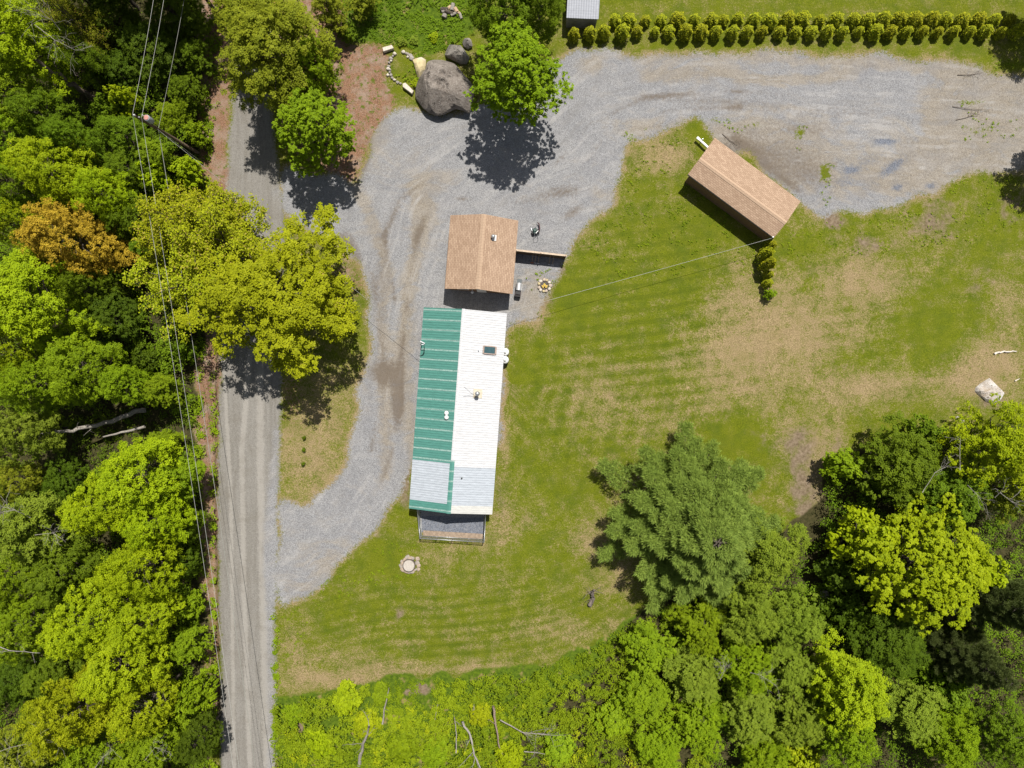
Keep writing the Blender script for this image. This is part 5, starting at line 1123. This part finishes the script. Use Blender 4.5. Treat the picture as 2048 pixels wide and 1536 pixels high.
MB().lathe(q + Vector((0, 0, .155)), [(.22, 0), (.20, .03), (0, .04)], 14).build('transformer_lid', plain('faded_pink_lid', (.50, .24, .20), .7), tf)
MB().lathe(q + Vector((-.2, .12, .1)), [(.05, 0), (.07, .08), (.05, .3), (0, .32)], 8).build('bushing', M_WHITEP, pole, True)
M_WIRE = plain('pale_wire', (.46, .46, .43), .5, 0, .05); M_WIRED = plain('weathered_wire', (.30, .30, .27), .6, 0, .05)
def wire(a, b, sag, r, mat, label, grp=None, name='power_line'):
    a = Vector(a); b = Vector(b); pts = []
    for i in range(33):
        t = i / 32; q = a.lerp(b, t); q.z -= sag * 4 * t * (1 - t); pts.append(q - a)
    o = MB().tube(pts, r, 5).build(name, mat, None, True); o.location = a
    return tag(o, label, 'wire', grp)
base = Vector((pb.x, pb.y, 0)); T = base + top + Vector((0, 0, .3)); A2 = base + at(.92) + Vector((.15, .1, .1)); A3 = base + at(.68) + Vector((.1, 0, 0))
GW_ = 'power lines along the road'
wire(T, W(330, -160, 10.5) , .25, .013, M_WIRE, 'upper left power line running to the top edge', GW_); wire(A2, W(352, -160, 9.9), .25, .013, M_WIRE, 'middle power line running to the top edge', GW_); wire(A3, W(394, -160, 7.6), .3, .016, M_WIRED, 'lowest faint wire running from the pole to the top edge', GW_)
wire(T, W(492, 1720, 10.2), .5, .013, M_WIRE, 'outer pale power line running down along the road', GW_); wire(A2, W(503, 1720, 9.6), .5, .013, M_WIRE, 'inner pale power line running down along the road', GW_); wire(A3, W(536, 1720, 7.2), .5, .022, M_WIRED, 'dark lower cable running down along the road edge', GW_)
mast = house.matrix_basis @ Vector((hp(846, 690, 2.6).x + .0, hp(846, 690, 2.6).y, 3.45))
wire(base + at(.70), mast, .9, .016, M_WIRED, 'service wire from the utility pole across to the green roof eave', name='service_wire')
wire(base + at(.64), W(404, 325, 0.0), 0, .013, M_WIRE, 'steel guy wire anchoring the utility pole to the verge', name='guy_wire')
wire(W(1012, 624, 2.75), W(1544.5, 476, 2.5), 0.2, .014, M_WIRE, 'white cable from the white roof corner to the brown carport', name='service_wire')

# ------------------------------------------------------------------ fallen and dead wood
def dead(path, rad, name, label, cat, mat, nbr=0, blen=2.0, seed=0, grp=None, spread=1.0, trunk='trunk'):
    """path: list of (px, py, height); side branches grow off the outer part"""
    rng = np.random.default_rng(seed); P = [W(*q) for q in path]; base_ = P[0].copy(); base_.z = 0
    Q = [q - base_ for q in P]; n = len(Q); fine = []
    for i in range(n - 1):
        for k in range(4): fine.append(Q[i].lerp(Q[i + 1], k / 4) + Vector(rng.normal(size=3) * rad * .35 * (i + k > 0)))
    fine.append(Q[-1]); o = empty(name, base_, 0, label, cat, grp)
    MB().tube(fine, list(np.linspace(rad, rad * .45, len(fine))), 8).build(trunk, mat, o, True)
    for b in range(nbr):
        i = rng.integers(len(fine) // 3, len(fine)); q = fine[i]; dr = (fine[min(i + 1, len(fine) - 1)] - fine[max(0, i - 1)]).normalized()
        v = Vector(rng.normal(size=3)); v.z = abs(v.z) * .4; v = (v * spread + dr * 1.3).normalized(); Lb = blen * rng.uniform(.5, 1.1)
        pts = [q]
        for k in range(4): v = (v + Vector(rng.normal(size=3)) * .22).normalized(); nx = pts[-1] + v * Lb / 4; nx.z = max(.05, nx.z); pts.append(nx)
        bb = MB().tube(pts, list(np.linspace(min(rad * .3, .035), .006, 5)), 5)
        for k in (1, 2, 3):
            v2 = (v + Vector(rng.normal(size=3)) * .7).normalized(); e = pts[k] + v2 * Lb * .35; e.z = max(.04, e.z); bb.tube([pts[k], pts[k].lerp(e, .5) + Vector(rng.normal(size=3)) * .05, e], [min(rad * .16, .014), .009, .005], 4)
        bb.build('branch', mat, o, True)
    return o
dead([(225, 218, .3), (180, 192, 3.0), (140, 165, 5.5), (105, 142, 7.5), (70, 118, 9.5)], .30, 'leaning_tree', 'thick brown trunk leaning up-left through the dark forest gap', 'tree trunk', bark('brown_bark', (.10, .075, .055), (.24, .19, .15)), 4, 2.5, 1)
dead([(292, 820, .9), (225, 842, 2.2), (160, 858, 3.6), (105, 866, 5.0), (40, 874, 6.2)], .25, 'fallen_log', 'long grey fallen log across the dark forest gap', 'log', DEAD, 5, 1.4, 2)
dead([(290, 853, 2.6), (255, 862, 3.0), (206, 874, 3.4)], .16, 'fallen_log', 'short pale log right of the long fallen one', 'log', DEAD, 0, 1, 3)
for i, (pth, r, lb, nb, bl, m) in enumerate([
  ([(120, 60, 12.5), (105, 40, 13.2), (80, 30, 14.0)], .06, 'bare grey twigs poking out of the top left corner tree', 9, 3.2, DEAD),
  ([(70, 50, 12), (110, 80, 12.5), (150, 100, 12.5)], .06, 'second spray of bare grey twigs beside the olive tree top', 8, 2.6, DEAD),
  ([(60, 1035, 9.5), (30, 1020, 11), (0, 1025, 12)], .07, 'pale dead branches lying over the grey-green left edge tree', 10, 2.8, BARKPALE),
  ([(70, 1070, 9.5), (105, 1066, 10.8), (125, 1078, 11.2)], .05, 'small pale dead twig spray right of the larger dead branches', 6, 1.8, BARKPALE),
  ([(-10, 1290, 11.5), (20, 1301, 11.6), (80, 1306, 11.4)], .08, 'thin white branch on the left edge of the forest', 1, 1.2, BARKPALE),
  ([(-20, 1510, 10.5), (20, 1495, 12), (95, 1480, 12.6)], .06, 'tangle of grey twigs in the bottom left corner', 11, 3.0, DEAD),
  ([(190, 1536, 11.5), (205, 1515, 12.2), (225, 1500, 12.5)], .05, 'bare brown twigs at the bottom edge of the left forest', 6, 2.0, DEAD),
  ([(290, 1520, 10.5), (310, 1495, 11.2), (330, 1500, 11.5)], .04, 'thin bare twigs near the road in the bottom forest', 6, 1.8, DEAD),
 ]): dead(pth, r * .5, 'dead_branch', lb, 'branch', m, nb + 4, bl * .85, 20 + i, 'bare branches in the west forest', trunk='stem')
for i, (pth, r, lb, nb, bl, m) in enumerate([
  ([(716, 1536, .3), (724, 1500, 1.0), (738, 1452, 1.9)], .21, 'thick grey broken trunk in the brushy clearing', 5, 2.2, DEAD),
  ([(765, 1448, .8), (770, 1410, 1.0), (778, 1375, 1.1)], .09, 'slim dead stick above the golden shrubs', 1, 1.0, DEAD),
  ([(912, 1506, 1.6), (913, 1470, 1.7), (909, 1434, 1.7)], .06, 'slender white dead stem left of the branching deadwood', 2, 1.0, BARKPALE),
  ([(925, 1443, 1.4), (942, 1475, 1.7), (950, 1510, 2.0), (962, 1545, 2.2)], .12, 'white forked deadwood at the bottom of the clearing', 9, 2.8, BARKPALE),
  ([(986, 1412, 1.5), (992, 1450, 1.5), (999, 1495, 1.4)], .13, 'brown dead trunk with long side branches in the clearing', 2, 1.2, bark('dead_brown', (.18, .13, .10), (.34, .26, .21))),
  ([(1000, 1440, 1.5), (1045, 1465, 2.0), (1100, 1470, 2.2)], .07, 'grey fan of dead branches right of the brown dead trunk', 11, 3.0, DEAD),
  ([(1048, 1503, 1.6), (1070, 1505, 1.7), (1090, 1508, 1.7)], .05, 'thin pale dead branch below the grey fan of branches', 2, 1.0, BARKPALE),
  ([(876, 1405, .7), (870, 1440, .8), (862, 1460, .8)], .06, 'small dark dead stick in the bright green opening', 1, .8, DEAD),
  ([(948, 1385, .8), (948, 1410, 1.0), (947, 1435, 1.0)], .06, 'thin upright dead stem among yellow shrubs', 2, .9, DEAD),
 ]): dead(pth, r, 'dead_tree', lb, 'dead wood', m, nb, bl, 40 + i, 'dead wood in the clearing')
dead([(1668, 935, 1.5), (1728, 940, 3.0), (1742, 956, 4.0), (1765, 956, 5.2)], .13, 'birch_tree', 'curved white birch trunk at the edge of the right thicket', 'tree trunk', BARKPALE, 0, 1, 60)
for i, (pth, r, lb, nb) in enumerate([([(1845, 985, 8.6), (1870, 945, 9.3), (1900, 930, 9.6)], .05, 'forked pale branch in the middle of the right thicket', 4), ([(1920, 940, 9.5), (1920, 910, 10), (1920, 880, 10.2)], .05, 'straight pale stem right of the forked branch', 2),
  ([(1990, 995, 10), (2000, 985, 10.5), (2025, 1005, 10.6)], .05, 'pale dead twigs at the right edge of the thicket', 7), ([(1935, 970, 9.3), (1955, 990, 9.6), (1965, 1005, 9.6)], .04, 'small pale twig fork above the starry lime tree', 4),
  ([(1440, 1360, 5.6), (1450, 1340, 6.4), (1445, 1320, 6.8)], .05, 'grey bare twigs in the centre of the twiggy bush', 11), ([(1500, 1345, 6.6), (1520, 1350, 7.2), (1545, 1365, 7.4)], .04, 'fan of bare brown twigs beside the dark gap', 8)]):
    dead(pth, r * .6, 'dead_branch', lb, 'branch', BARKPALE if i < 4 else DEAD, nb + 2, 1.6, 70 + i, 'bare branches in the right wood', trunk='stem')
# stump with broken branches on the lawn, white log on the grass
so_ = dead([(1180, 1210, .05), (1186, 1196, .4), (1188, 1180, .9)], .24, 'tree_stump', 'dark broken stump with bare branches on the lawn by the pine shadow', 'stump', bark('stump_bark', (.10, .08, .07), (.26, .22, .19)), 9, 1.9, 80, spread=1.6)
dead([(1989, 708, .12), (2000, 704, .14), (2018, 703, .14), (2034, 703, .12)], .11, 'white_log', 'white weathered log on the grass near the right edge', 'log', bark('bleached_wood', (.60, .52, .44), (.78, .73, .66)), 0, 1, 81)
dead([(2030, 762, .06), (2040, 757, .07)], .07, 'white_log', 'short white stick on the grass above the pale rock', 'log', bark('bleached_stick', (.60, .52, .44), (.78, .73, .66)), 0, 1, 82)
for i, (a, b_, lb) in enumerate([((1905, 213), (1965, 219), 'upper brush twig on the bare end of the drive'), ((1912, 240), (1950, 228), 'forked brush twig on the bare end of the drive'), ((1915, 150), (1965, 145), 'thin twig below the hedge end on the gravel'), ((1445, 268), (1475, 290), 'dark drag twig beside the carport eave')]):
    dead([(a[0], a[1], .06), ((a[0] + b_[0]) / 2, (a[1] + b_[1]) / 2 + 2, .1), (b_[0], b_[1], .08)], .03, 'twig', lb, 'twig', bark('dark_twig%d' % i, (.08, .06, .05), (.18, .14, .11)), 4, 1.2, 90 + i, 'twigs on the gravel', trunk='stem')
